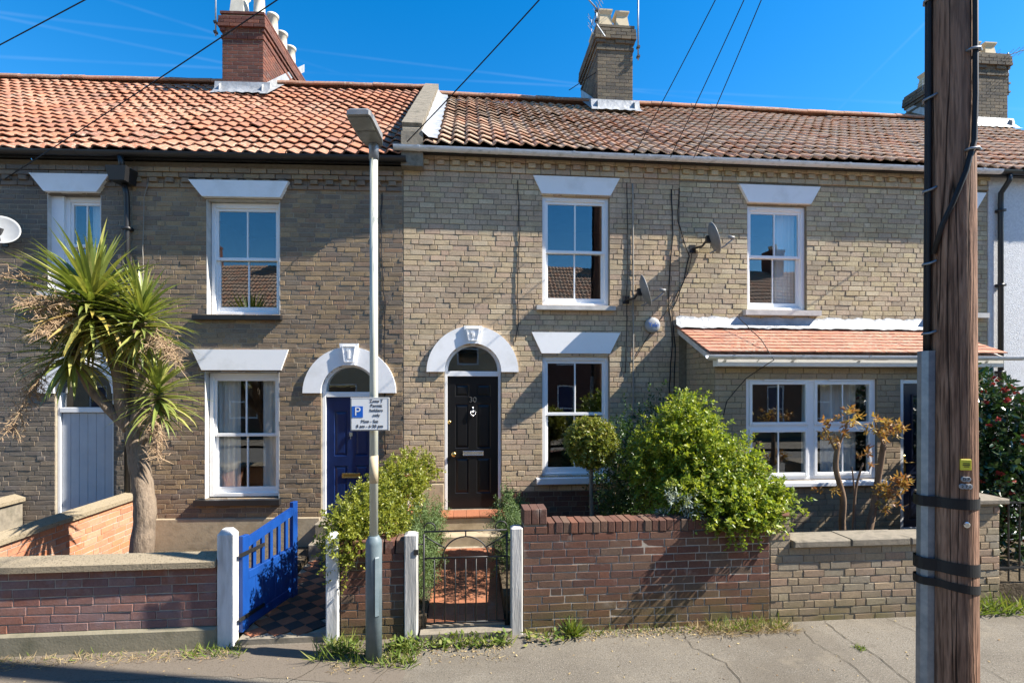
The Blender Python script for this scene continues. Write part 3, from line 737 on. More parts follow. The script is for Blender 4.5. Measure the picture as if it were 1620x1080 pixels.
for k in range(5): MB().bbox(-.46+k*.184, -.46+k*.184+.18, .27, .64, .347, .375, .006).build('tread_tile', M['tilered'], st)

# ================================================================== HOUSES
def corbels(x0, x1, zb, c=.0775, dent=.225):
    "projecting band, dentils and top courses under the eaves (xa,xb,zc,yoff)"
    out = []
    for (i, yo) in ((0, -.022), (2, -.050), (3, -.062)):
        x = x0 + (i % 2)*.11
        if x > x0: out.append((x0+.005, x-.005, zb+(i+.5)*c, yo))
        while x < x1-.06:
            b = min(x+.225, x1); out.append((x+.005, b-.005, zb+(i+.5)*c, yo)); x = b
    x = x0+.04
    while x < x1-.11: out.append((x, x+.105, zb+1.5*c, -.050)); x += dent
    x = x0
    while x < x1-.06: out.append((x+.005, min(x+.225, x1)-.005, zb+1.5*c, -.004)); x += .225
    return out

# ---------- house C : number 30
C = empty('terraced_house', (0, FY, 0), 0, 'pale brick terraced house with black door number 30', 'house')
cw1 = (1.112, 2.136, 3.60, 5.257); cw2 = (1.112, 2.136, 1.03, 2.854); cd = (-.344, .496, .55, 3.035)
wallC = house_shell(C, M['mortC'], -.94, 3.23, 5.85, [cw1, cw2, cd], ridge_z=8.65)
hC = [rect(*cw1), rect(*cw2), arch(.076, .42, 2.615, .5)]
cz = .0775
itC = layout(-.94, 3.23, .05, 5.5525, cz, hC + [rect(-.94, -.344, 0, .96), rect(.496, 3.23, 0, .82)])
itC += corbels(-.94, 3.23, 5.5525)
lay_bricks(wallC, itC, M['brickC'], cz, limit=275, wob=.0028)
lay_bricks(wallC, layout(.50, 3.23, .20, .82, .0775), M['brickred'], cz, limit=24, name='red_brick', wob=.003)
MB().bbox(-.938, -.352, -.02, .02, .0, .96, .008).build('render_plinth', M['render'], C)
sash_window(C, *cw1, 4.425, vent=True, sill=(1.02, 2.21, 3.53, 3.605, .09))
sash_window(C, *cw2, 1.97, vent=True, sill=(1.02, 2.19, .94, 1.035, .09), sillmat=M['white'])
lintel(C, .969, 2.293, 1.10, 2.15, 5.535, 5.27); lintel(C, .95, 2.30, 1.10, 2.14, 3.20, 2.885)
door_surround(C, .076, 2.61, .42, .676, 3.26)
dC, frC = arched_doorway(C, .076, .568, 2.54, 2.615, .42, .378, M['blackpaint'])
MB().bbox(-.36, .51, -.03, .15, .535, .567, .006).build('threshold', M['stone'], C)
text_obj('30', .115, M['chrome'], dC, (.076, .066, 2.19), ext=.004)
kn = MB(); kn.lathe([(.016,0),(.016,.012),(.008,.02)], (.076,.07,2.075), 12, axis='y')
for a in range(16):
    q = 2*PI*a/16; q2 = 2*PI*(a+1)/16
    kn.tube([(.076+.036*math.cos(q), .052, 1.995+.042*math.sin(q)), (.076+.036*math.cos(q2), .052, 1.995+.042*math.sin(q2))], .007, 6)
kn.tube([(.076,.055,2.085),(.076,.050,2.03)], .008, 6); kn.tube([(.076,.052,1.96),(.076,.052,1.935)], [.012,.004], 8); kn.tube([(.076,.052,2.03),(.076,.052,1.96)], .006, 6)
kn.build('knocker', M['chrome'], dC, True)
lb = MB(); frame_ring(lb, -.07, .235, 1.36, 1.43, .056, .072, .012, .012, .012, .012); lb.box(-.058, .223, .064, .072, 1.372, 1.418); lb.build('letterbox', M['chrome'], dC)
MB().lathe([(.012,0),(.012,.02),(.034,.028),(.038,.045),(.030,.062),(.008,.068)], (-.205,.07,1.385), 16, axis='y').build('knob', M['brass'], dC, True)
MB().lathe([(.026,0),(.026,.012),(.012,.016)], (-.272,.07,1.86), 14, axis='y').build('lock', M['brass'], dC, True)
roofC, pitC = pantile_roof(C, M['tileC'], -.62, 3.23, -.19, 5.88, 3.8, 8.80, .20, 16)
gutter(C, -1.05, 3.23, -.20, 5.805, M['gutter'], .06, 1.12, M['black'])
# party parapet with brick-on-edge coping and flashing
par = MB(); sl = math.tan(pitC)
def roofz(y): return 5.88 + (y+.19)*sl
par.prismx([(-.16, roofz(-.16)-.25), (3.9, roofz(3.9)-.25), (3.9, roofz(3.9)+.19), (-.16, roofz(-.16)+.19)][::-1], -.93, -.66)
pp = par.build('parapet', M['mortB'], C)
cb = MB().bbox(-.145, .145, -.03, .03, -.055, .055, .004).mesh('coping_brick', M['stone'])
n = int(4.06/math.cos(pitC)/.078)
for k in range(n):
    y = -.13 + (k+.5)*.078*math.cos(pitC)
    obj('coping_brick', MB().mesh('t', None) if False else cb, pp, (-.795+rng.uniform(-.004,.004), y, roofz(y)+.20), (pitC+R(90)+rng.gauss(0,.01)-R(90), 0, rng.gauss(0,.01))).scale = (1, 1.18, 1)
MB().prismx([(-.17, roofz(-.17)-.35), (.02, roofz(-.17)-.35), (.02, roofz(0)+.1), (-.17, roofz(-.17)+.14)][::-1], -.95, -.64).build('kneeler', M['stone'], C)
fl = MB(); N = 26
for k in range(N):
    ya, yb = -.18+4.0*k/N, -.18+4.0*(k+1)/N; wv = lambda y: .05*math.sin(y*17)
    fl.add([(-.658,ya,roofz(ya)+.16),(-.658,yb,roofz(yb)+.16),(-.56,yb,roofz(yb)+.075),(-.56,ya,roofz(ya)+.075),(-.43+wv(ya)*.4,ya,roofz(ya)+.062),(-.43+wv(yb)*.4,yb,roofz(yb)+.062)],
           [(0,3,2,1),(3,4,5,2)])
fl.build('flashing', M['lead'], C, True)

def chimney(house, x0, x1, y0, y1, z0, zt, mat, mort, pots, potmat, roofz_, flash=True, capn=3):
    ch = MB(); ch.box(x0+.008, x1-.008, y0+.008, y1-.008, z0, zt-.01); c = ch.build('chimney', mort, house)
    mb = MB(); r = random.Random(int(x0*10)+50); cs = .075
    nz = int((zt-z0)/cs)
    for i in range(nz):
        z = z0 + (i+.5)*cs; ov = 0
        k = nz-1-i
        if k in (2, 3): ov = .035 + .03*(k == 2)
        elif k < 2: ov = .055 - .03*k if k == 0 else .06
        if k == 5: ov = .02
        for side in range(2):
            L0 = (x0-ov, x1+ov) if side == 0 else (y0-ov, y1+ov)
            x = L0[0] + (0 if i % 2 == 0 else -.11); ln = L0[1]-L0[0]
            m_ = max(1, round(ln/.22)); st_ = ln/m_
            edges = [L0[0]] + [L0[0]+st_*(q+ (.5 if i % 2 else 0)) for q in range(0 if i % 2 else 1, m_)] + [L0[1]]
            for a, b in zip(edges, edges[1:]):
                if k == 3 and r.random() < .0: continue
                s = brick_shape(b-a-.01, cs-.01, .06, r); cx = (a+b)/2; rr = r.random()+.001
                if side == 0:
                    dent = .0
                    if k == 3 and int((a-L0[0])/st_*2) % 2: dent = .03
                    mb.add([(cx+v[0], y0-ov+v[1]+dent, z+v[2]) for v in s.v], s.f, rr)
                else:
                    mb.add([(x1+ov-v[1], cx+v[0], z+v[2]) for v in s.v], s.f, rr)
                    mb.add([(x0-ov+v[1], cx-v[0], z+v[2]) for v in s.v], s.f, rr)
    mb.box(x0-.03, x1+.03, y0-.03, y1+.03, zt-.02, zt+.03)
    tag(mb.build('brickwork', mat, c), kind='stuff')
    for (px, py, kind, h) in pots:
        if kind == 'round': MB().lathe([(.13,0),(.135,.03),(.115,.05),(.10,h-.06),(.125,h-.05),(.125,h),(.085,h),(.08,h-.3)], (px,py,zt+.03), 18).build('chimney_pot', potmat, c, True)
        else:
            p = MB(); a, b = .15, .115
            def ring(s_, z_): return [(px-s_,py-s_,z_),(px+s_,py-s_,z_),(px+s_,py+s_,z_),(px-s_,py+s_,z_)]
            lv = [ring(.155,zt+.03), ring(.150,zt+.07), ring(.115,zt+h-.10), ring(.15,zt+h-.03), ring(.15,zt+h), ring(.10,zt+h), ring(.095,zt+h-.25)]
            V = [v for l in lv for v in l]; F = [(4*i+k, 4*i+(k+1) % 4, 4*i+4+(k+1) % 4, 4*i+4+k) for i in range(len(lv)-1) for k in range(4)]
            p.add(V, F+[(24,25,26,27)]).build('chimney_pot', potmat, c)
    if flash:
        f = MB(); N = 18
        for k in range(N):
            xa, xb = x0-.14+(x1-x0+.28)*k/N, x0-.14+(x1-x0+.28)*(k+1)/N
            zz = roofz_(y0); w_ = lambda x: .010*math.sin(x*31)
            f.add([(xa,y0-.012,zz+.24),(xb,y0-.012,zz+.24),(xb,y0-.03,zz+.10),(xa,y0-.03,zz+.10),(xb,y0-.14,roofz_(y0-.14)+.07+w_(xb)),(xa,y0-.14,roofz_(y0-.14)+.07+w_(xa))], [(0,3,2,1),(3,5,4,2)])
        for (xw, s_) in ((x0, -1), (x1, 1)):
            f.add([(xw+s_*.012,y0-.1,roofz_(y0-.1)+.03),(xw+s_*.012,y1,roofz_(y1)+.03),(xw+s_*.012,y1,roofz_(y1)+.22),(xw+s_*.012,y0-.1,roofz_(y0-.1)+.22)], [(0,1,2,3)])
            f.add([(xw,y0-.2,roofz_(y0-.2)+.07),(xw,3.8,roofz_(3.8)+.07),(xw+s_*.16,3.8,roofz_(3.8)+.07),(xw+s_*.16,y0-.2,roofz_(y0-.2)+.07)], [(0,1,2,3)])
        f.build('flashing', M['lead'], c, True)
    return c
chC = chimney(C, 2.73, 3.50, 3.0, 4.5, 8.0, 10.0, M['brickchimC'], M['mortB'],
              [(2.93,3.2,'square',.42),(3.29,3.2,'square',.40),(2.95,3.9,'square',.4),(3.29,3.9,'square',.4)], M['pot'], roofz)

# ---------- house B : blue door
PB = (-.94, FY, 0); RB = R(-2.5)
B = empty('terraced_house', PB, RB, 'brown brick terraced house with blue arched door and orange pantile roof', 'house')
bw1 = (-2.80, -1.77, 3.415, 5.075); bw2 = (-2.825, -1.78, .775, 2.60); bd = (-1.178, -.358, .45, 2.72)
wallB = house_shell(B, M['mortB'], -3.84, -.005, 5.6, [bw1, bw2, bd], ridge_z=8.8)
zb0 = 5.2275
itB = layout(-3.84, -.005, .50, zb0, .0698, [rect(*bw1), rect(*bw2), arch(-.768, .41, 2.31, .4)]) + corbels(-3.84, -.005, zb0, .0698)
lay_bricks(wallB, itB, M['brickB'], .0698, limit=300, wob=.003)
MB().bbox(-3.83, -1.19, -.03, .02, -.05, .50, .012).build('render_plinth', M['render'], B)
MB().bbox(-.35, -.006, -.03, .02, -.05, .50, .012).build('render_plinth', M['render'], B)
def reveals(house, x0, x1, z0, z1, d=.13):
    m = MB(); m.box(x0-.004, x0+.004, .0, d, z0, z1); m.box(x1-.004, x1+.004, .0, d, z0, z1); m.box(x0+.004, x1-.004, .0, d, z1-.004, z1+.004); m.build('reveal', M['sillwhite'], house)
reveals(B, *bw1); reveals(B, *bw2)
sash_window(B, bw1[0]+.012, bw1[1]-.012, bw1[2]+.01, bw1[3]-.012, 4.25, yd=.10, sill=(-2.97, -1.73, 3.345, 3.42, .075), sillmat=M['black'])
sash_window(B, bw2[0]+.012, bw2[1]-.012, bw2[2]+.01, bw2[3]-.012, 1.68, yd=.10, sill=(-2.95, -1.75, .69, .78, .075), sillmat=M['black'],
            curt=((-2.78,-2.42),(-2.1,-1.83)))
lintel(B, -3.02, -1.62, -2.83, -1.74, 5.225, 5.08, .03) if False else lintel(B, -3.02, -1.62, -2.83, -1.74, 5.33, 5.095, .075)
lintel(B, -2.995, -1.64, -2.86, -1.745, 2.92, 2.625, .03)
door_surround(B, -.768, 2.30, .41, .668, 2.99)
dB, frB = arched_doorway(B, -.768, .47, 2.235, 2.31, .41, .36, M['bluepaint'])
q = MB(); q.bbox(-.79, -.745, .048, .066, 1.66, 1.72, .003); q.tube([(-.768,.05,1.70),(-.768,.04,1.62)], .008, 6); q.build('knocker', M['chrome'], dB)
q = MB(); frame_ring(q, -.90, -.635, 1.05, 1.12, .056, .072, .012, .012, .012, .012); q.box(-.89, -.645, .064, .072, 1.06, 1.11); q.build('letterbox', M['brass'], dB)
MB().bbox(-1.19, -.346, -.25, .16, .25, .46, .01).build('door_step', M['stone'], B)
MB().bbox(-1.19, -.346, -.50, -.252, -.05, .25, .01).build('door_step', M['stone'], B)
roofB, pitB = pantile_roof(B, M['tileB'], -3.84, .0, -.18, 5.71, 3.8, 8.93, .207, 18)
gutter(B, -3.84, .08, -.20, 5.645, M['black'], .062, 1.2, M['black'])
def roofzB(y): return 5.71 + (y+.18)*math.tan(pitB)
chB = chimney(B, -4.16, -3.34, 3.05, 5.3, 8.0, 9.95, M['brickchim'], M['mortpale'],
              [(-3.95,3.35,'square',.62),(-3.53,3.30,'round',.60),(-3.53,3.95,'round',.6),(-3.53,4.45,'round',.55),(-3.53,4.95,'round',.55)], M['potgrey'], roofzB)

# ---------- house A : grey boarded door, behind the cabbage palm
eA = Matrix.Rotation(RB, 3, 'Z') @ Vector((-3.84, 0, 0)); PA = (PB[0]+eA.x, PB[1]+eA.y, 0)
A = empty('terraced_house', PA, RB, 'dark sooty brick terraced house behind the cabbage palm, grey boarded door', 'house')
s = 3.84
aw = (-5.0+s, -4.27+s, 3.74, 5.13); ad = (-4.90+s, -4.10+s, .45, 2.70)
wallA = house_shell(A, M['mortB'], -9.6+s, -3.842+s, 5.6, [aw, ad], ridge_z=8.8)
cxA = -4.50+s
itA = layout(-6.9+s, -3.845+s, .15, zb0, .0698, [rect(*aw), arch(cxA, .40, 2.30, .4)]) + corbels(-7.2+s, -3.845+s, zb0, .0698)
lay_bricks(wallA, itA, M['brickA'], .0698, limit=300, wob=.003)
reveals(A, *aw)
sash_window(A, aw[0]+.17, aw[1]-.012, aw[2]+.01, aw[3]-.012, 4.42, yd=.10, sill=(aw[0]-.1, aw[1]+.1, 3.66, 3.745, .06), sillmat=M['sillwhite'], curt=((aw[1]-.28, aw[1]-.05),))
MB().box(aw[0]+.004, aw[0]+.175, .06, .17, aw[2], aw[3]).build('window_jamb', M['white'], A)
lintel(A, -5.20+s, -4.11+s, -5.0+s, -4.28+s, 5.385, 5.135, .07)
door_surround(A, cxA, 2.30, .40, .62, 2.92)
f = MB(); f.bbox(cxA-.40, cxA-.36, .04, .15, .47, 2.30); f.bbox(cxA+.36, cxA+.40, .04, .15, .47, 2.30); f.bbox(cxA-.36, cxA+.36, .03, .15, 2.02, 2.09)
ff = f.build('door_frame', M['white'], A)
MB().prism([(cxA-.36,2.09),(cxA+.36,2.09)]+[(cxA+.38*math.cos(PI*k/14), 2.3+.38*math.sin(PI*k/14)) for k in range(15)], .09, .096).build('fanlight', M['glass'], ff)
dA = MB().box(cxA-.355, cxA+.355, .085, .12, .47, 2.02).build('door', M['greydoor'], A)
for k in range(6): MB().bbox(cxA-.353+k*.1185, cxA-.353+k*.1185+.1165, .065, .084, .48, 2.01, .004).build('door_board', M['greydoor'], dA)
roofA, _ = pantile_roof(A, M['tileB'], -9.6+s, -3.842+s, -.18, 5.71, 3.8, 8.93, .207, 18)
gutter(A, -9.6+s, -3.842+s, -.20, 5.645, M['black'], .062, 1.2, M['black'])
dp = MB(); dp.tube([(-.02,-.20,5.59),(-.02,-.18,5.50),(-.02,-.16,5.40)], .038, 10)
hp = MB(); hp.add([( -.16,-.30,5.42),(.12,-.30,5.42),(.12,-.04,5.42),(-.16,-.04,5.42),(-.12,-.27,5.23),(.08,-.27,5.23),(.08,-.04,5.23),(-.12,-.04,5.23)], [(0,1,2,3),(0,4,5,1),(1,5,6,2),(2,6,7,3),(3,7,4,0),(4,7,6,5)]); hp.build('hopper', M['black'], A)
dp.tube([(-.02,-.12,5.23),(-.02,-.08,5.1),(-.02,-.07,4.9),(-.02,-.07,.3)], .036, 10)
for z in (4.6, 3.0, 1.6): dp.box(-.07, .03, -.115, -.004, z, z+.04)
dp.build('downpipe', M['black'], A, True)

# ---------- house D : cream brick, lean-to extension
ox = 5.6
D = empty('terraced_house', (ox, FY, 0), 0, 'cream brick terraced house with tiled lean-to extension and white double window', 'house')
dx = lambda x: x-ox
dw1 = (dx(4.325), dx(5.295), 3.575, 5.21); dw2 = (dx(7.42), dx(8.14), 3.575, 5.21)
wallD = house_shell(D, M['mortC'], dx(3.232), dx(8.40), 5.85, [dw1, dw2], ridge_z=8.65)
itD = layout(dx(3.232), dx(8.40), 3.20, 5.5525, cz, [rect(*dw1), rect(*dw2)]) + layout(dx(7.45), dx(8.40), .1, 3.20, cz) + corbels(dx(3.232), dx(8.40), 5.5525)
lay_bricks(wallD, itD, M['brickD'], cz, limit=190, wob=.0036)
sash_window(D, *dw1, 4.42, yd=.05, vent=True, sill=(dx(4.25), dx(5.48), 3.49, 3.578, .09), curt=((dx(4.9), dx(5.24)),))
sash_window(D, *dw2, 4.42, yd=.05, vent=True, sill=(dx(7.36), dx(8.34), 3.49, 3.578, .09), curt=((dx(7.75), dx(8.1)),))
lintel(D, dx(4.17), dx(5.495), dx(4.32), dx(5.34), 5.505, 5.235, .05); lintel(D, dx(7.30), dx(8.33), dx(7.42), dx(8.16), 5.505, 5.235, .05)
roofD, _ = pantile_roof(D, M['tileC'], dx(3.232), dx(8.40), -.19, 5.88, 3.8, 8.80, .20, 16)
gutter(D, dx(3.232), dx(8.40), -.20, 5.805, M['gutter'], .06, 1.12, M['black'])
# extension
EY = -.90  # front face local y
ew = (dx(3.79), dx(5.70), 1.10, 2.515); ed = (dx(6.06), dx(6.98), .36, 2.49)
mb = MB(); face_with_holes(mb, dx(3.34), dx(7.42), .0, 2.80, [ew, ed], EY+.006)
for (a, b, c, d_) in (ew, ed):
    y, r_ = EY+.006, EY+.14
    mb.quad((a,y,c),(a,y,d_),(a,r_,d_),(a,r_,c)); mb.quad((b,y,d_),(b,y,c),(b,r_,c),(b,r_,d_)); mb.quad((a,y,d_),(b,y,d_),(b,r_,d_),(a,r_,d_)); mb.quad((b,y,c),(a,y,c),(a,r_,c),(b,r_,c))
for x in (dx(3.348), dx(7.412)): mb.add([(x,EY+.006,0),(x,.004,0),(x,.004,3.22),(x,EY+.006,2.80)], [(0,1,2,3)])
ext = mb.build('extension_wall', M['mortC'], D)
lay_bricks(ext, layout(dx(3.34), dx(7.42), .04, 2.80, .079, [rect(*ew), rect(*ed)], pattern=(.225,.225,.225)), M['brickX'], .079, y=EY, limit=110, wob=.0015)
sb = MB(); r5 = random.Random(8)
for i in range(39):
    y = EY + (0 if i % 2 else -.11)
    while y < -.02:
        a, b = max(y, EY+.002), min(y+.225, -.004)
        if b-a > .05 and .04+(i+.5)*.079 < 2.78+ (a-EY)*.42:
            s_ = brick_shape(b-a-.01, .069, .06, r5); sb.add([(dx(3.34)+v[1], (a+b)/2-v[0], .04+(i+.5)*.079+v[2]) for v in s_.v], s_.f, r5.random()+.001)
        y += .225
tag(sb.build('side_bricks', M['brickX'], ext), kind='stuff')
MB().box(dx(3.37), dx(7.39), EY+.5, -.02, .1, 2.78).build('interior', M['room'], D) if False else None
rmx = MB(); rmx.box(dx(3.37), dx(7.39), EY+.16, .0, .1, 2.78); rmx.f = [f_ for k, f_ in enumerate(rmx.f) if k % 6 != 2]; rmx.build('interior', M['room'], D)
# double casement window
def casement(house):
    x0, x1, z0, z1 = ew; yd = EY+.03; xm = (x0+x1)/2
    m = MB(); frame_ring(m, x0, x1, z0, z1, yd, yd+.09, .06, .06, .06, .06); m.bbox(xm-.05, xm+.05, yd+.002, yd+.09, z0+.06, z1-.06)
    zt = 1.83
    for (a, b) in ((x0+.06, xm-.05), (xm+.05, x1-.06)): m.bbox(a, b, yd+.003, yd+.09, zt-.03, zt+.03)
    win = m.build('window', M['upvc'], house)
    for (a, b) in ((x0+.056, xm-.046), (xm+.046, x1-.056)):
        for (c, d_) in ((z0+.056, zt-.027), (zt+.027, z1-.056)):
            s_ = MB(); frame_ring(s_, a, b, c, d_, yd-.014, yd+.05, .042, .042, .042, .042); s_.build('sash', M['upvc'], win)
            g0, g1 = a+.04, b-.04; gm = (g0+g1)/2
            MB().bbox(gm-.010, gm+.010, yd+.004, yd+.02, c+.04, d_-.04, .002).build('glazing_bar', M['upvc'], win)
            for (p, q) in ((g0, gm-.008), (gm+.008, g1)): MB().box(p, q, yd+.010, yd+.016, c+.04, d_-.04).build('pane', M['glass'], win)
        MB().bbox((a+b)/2-.22, (a+b)/2+.22, yd-.022, yd-.014, z1-.05, z1-.028, .002).build('vent', M['upvc'], win)
    MB().add([(x0-.02,EY-.09,1.03),(x1+.10,EY-.09,1.03),(x1+.10,EY+.05,1.03),(x0-.02,EY+.05,1.03),(x0-.02,EY-.09,1.075),(x1+.10,EY-.09,1.075),(x1+.10,EY+.05,1.10),(x0-.02,EY+.05,1.10)],
             [(0,3,2,1),(4,5,6,7),(0,1,5,4),(1,2,6,5),(2,3,7,6),(3,0,4,7)]).build('sill', M['upvc'], win)
    curtain(win, xm+.30, x1-.12, z0+.05, z1-.05, EY+.25, 8, 5); curtain(win, xm+.02, xm+.22, z0+.05, z1-.05, EY+.25, 4, 6)
casement(D)
f = MB(); frame_ring(f, ed[0], ed[1], ed[2], ed[3], EY+.02, EY+.1, .06, .06, .06, .04); fD = f.build('door_frame', M['upvc'], D)
x0, x1 = ed[0]+.058, ed[1]-.058
dD = panel_door(D, x0, x1, .40, 2.43, EY+.045, M['navypaint'], [(x0+.1, x0+.37, .5, 1.15), (x1-.37, x1-.1, .5, 1.15)])
gl = MB(); frame_ring(gl, x0+.14, x1-.14, 1.33, 2.28, EY+.028, EY+.044, .02, .02, .02, .02); gl.build('glazing_bead', M['navypaint'], dD)
MB().box(x0+.16, x1-.16, EY+.034, EY+.040, 1.35, 2.26).build('door_light', M['glass'], dD)
le = MB(); cxd = (x0+x1)/2
for k in range(5):
    za = 1.40+k*.17
    le.tube([(cxd-.10,EY+.031,za),(cxd,EY+.031,za+.085),(cxd-.10,EY+.031,za+.17)], .003, 4); le.tube([(cxd+.10,EY+.031,za),(cxd,EY+.031,za+.085),(cxd+.10,EY+.031,za+.17)], .003, 4)
le.build('leading', M['chrome'], dD)
h = MB(); h.bbox(x0+.02, x0+.055, EY+.036, EY+.046, 1.18, 1.42, .003); h.tube([(x0+.038,EY+.02,1.32),(x0+.038,EY-.005,1.32),(x0+.15,EY-.005,1.32)], .009, 8); h.build('handle', M['brass'], dD)
MB().bbox(cxd-.13, cxd+.13, EY+.034, EY+.046, 1.20, 1.26, .003).build('letterbox', M['brass'], dD)
MB().bbox(ed[0]-.05, ed[1]+.05, EY-.4, EY+.1, .0, .36, .01).build('door_step', M['stone'], D)
# lean-to roof of plain tiles
ly0, lz0, ly1, lz1 = -1.08, 2.84, .0, 3.30
lp = math.atan2(lz1-lz0, ly1-ly0); LL = math.hypot(lz1-lz0, ly1-ly0)
lroof = MB().prismx([(ly0+.03,lz0-.035),(ly1,lz1-.02),(ly1,lz1-.10),(ly0+.06,lz0-.10)][::-1], dx(3.20), dx(7.48)).build('lean_to_roof', M['sillwhite'], D)
rows = 8; gg = (LL-.06)/rows; ncol = 26; tw = (7.50-3.17)/ncol
tv = []
for k in range(6):
    r_ = random.Random(k); m = MB(); j_ = lambda a: r_.uniform(-a, a); hw_ = tw/2-.002; L_ = gg*1.9; T = .014
    m.add([(-hw_,j_(.004),0),(hw_,j_(.004),j_(.003)),(hw_,L_,0),(-hw_,L_,0),(-hw_,j_(.003),T),(hw_,j_(.003),T+j_(.003)),(hw_,L_,T),(-hw_,L_,T)], [(0,3,2,1),(4,5,6,7),(0,1,5,4),(1,2,6,5),(2,3,7,6),(3,0,4,7)])
    tv.append(m.mesh('plain_tile', M['tileL']))
for i in range(rows):
    for k in range(ncol + (i % 2)):
        x = 3.17 + (k+.5)*tw - (tw/2 if i % 2 else 0)
        if x < 3.17+tw*.3: x = 3.17+tw*.27; sc = .5
        elif x > 7.5-tw*.3: x = 7.5-tw*.27; sc = .5
        else: sc = 1
        s_ = i*gg; o = obj('plain_tile', rng.choice(tv), lroof, (dx(x), ly0+s_*math.cos(lp), lz0+s_*math.sin(lp)+.012), (lp-.075+rng.gauss(0,.008), rng.gauss(0,.008), rng.gauss(0,.006))); o.scale.x = sc
fl = MB(); N = 60
for k in range(N):
    xa, xb = dx(3.17)+4.33*k/N, dx(3.17)+4.33*(k+1)/N; wv = lambda x: .012*math.sin(x*13)+.010*math.sin(x*37)
    fl.add([(xa,-.012,3.46+wv(xa)),(xb,-.012,3.46+wv(xb)),(xb,-.035,3.335),(xa,-.035,3.335),(xb,-.20,lz0+.88*math.tan(lp)+.055+wv(xb)*.5),(xa,-.20,lz0+.88*math.tan(lp)+.055+wv(xa)*.5)], [(0,3,2,1),(3,5,4,2)])
fl.build('flashing', M['lead'], D, True)
gutter(D, dx(3.12), dx(7.66), -1.13, 2.80, M['gutter'], .05, .95)
MB().bbox(dx(3.30), dx(7.46), -1.06, -.93, 2.66, 2.76, .004).build('fascia', M['white'], D)
MB().bbox(dx(3.20), dx(3.335), -.98, -.02, 2.74, 2.80, .004).build('soffit', M['sillwhite'], D) if False else None

# ---------- house E : white pebbledash
E_ = empty('terraced_house', (10.6, FY, 0), 0, 'white pebbledashed terraced house at the right edge', 'house')
ex = lambda x: x-10.6
ewn = (ex(9.6), ex(10.8), 3.5, 5.1); ewl = (ex(9.0), ex(10.6), .9, 2.35)
mb = MB(); face_with_holes(mb, ex(8.405), ex(12.8), -.1, 5.85, [ewn, ewl], -.012)
for (a, b, c, d_) in (ewn, ewl):
    mb.quad((a,-.012,c),(a,-.012,d_),(a,.15,d_),(a,.15,c)); mb.quad((b,-.012,d_),(b,-.012,c),(b,.15,c),(b,.15,d_)); mb.quad((a,-.012,d_),(b,-.012,d_),(b,.15,d_),(a,.15,d_)); mb.quad((b,-.012,c),(a,-.012,c),(a,.15,c),(b,.15,c))
for x in (ex(8.405), ex(12.798)): mb.add([(x,-.012,-.1),(x,7.6,-.1),(x,7.6,5.85),(x,3.8,8.65),(x,-.012,5.85)], [(0,1,2,3,4)])
mb.quad((ex(8.405),7.6,-.1),(ex(12.8),7.6,-.1),(ex(12.8),7.6,5.85),(ex(8.405),7.6,5.85))
mb.build('wall', M['pebble'], E_)
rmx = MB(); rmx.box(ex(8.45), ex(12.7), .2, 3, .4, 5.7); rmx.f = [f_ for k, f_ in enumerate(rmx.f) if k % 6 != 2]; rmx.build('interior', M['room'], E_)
sash_window(E_, *ewn, 4.3, sill=(ewn[0]-.08, ewn[1]+.08, 3.42, 3.505, .06)); sash_window(E_, *ewl, 1.65, sill=(ewl[0]-.08, ewl[1]+.08, .82, .905, .06))
pantile_roof(E_, M['tileC'], ex(8.402), ex(12.8), -.19, 5.88, 3.8, 8.80, .20, 16, limit=200)
gutter(E_, ex(8.402), ex(12.8), -.20, 5.805, M['black'], .06, 1.12, M['black'])
d_ = MB(); d_.tube([(ex(8.56),-.20,5.75),(ex(8.56),-.20,5.66),(ex(8.56),-.07,5.5),(ex(8.56),-.065,5.3),(ex(8.56),-.065,.0)], .038, 10)
for z in (5.2, 4.0, 2.6): d_.box(ex(8.51), ex(8.61), -.11, -.014, z, z+.04)
d_.build('downpipe', M['black'], E_, True)
chE = chimney(E_, ex(11.62), ex(12.5), 3.2, 5.0, 8.0, 10.05, M['brickchimC'], M['mortB'], [(ex(11.85),3.5,'square',.42),(ex(12.25),3.5,'square',.42),(ex(11.85),4.6,'square',.42)], M['pot'], roofz)

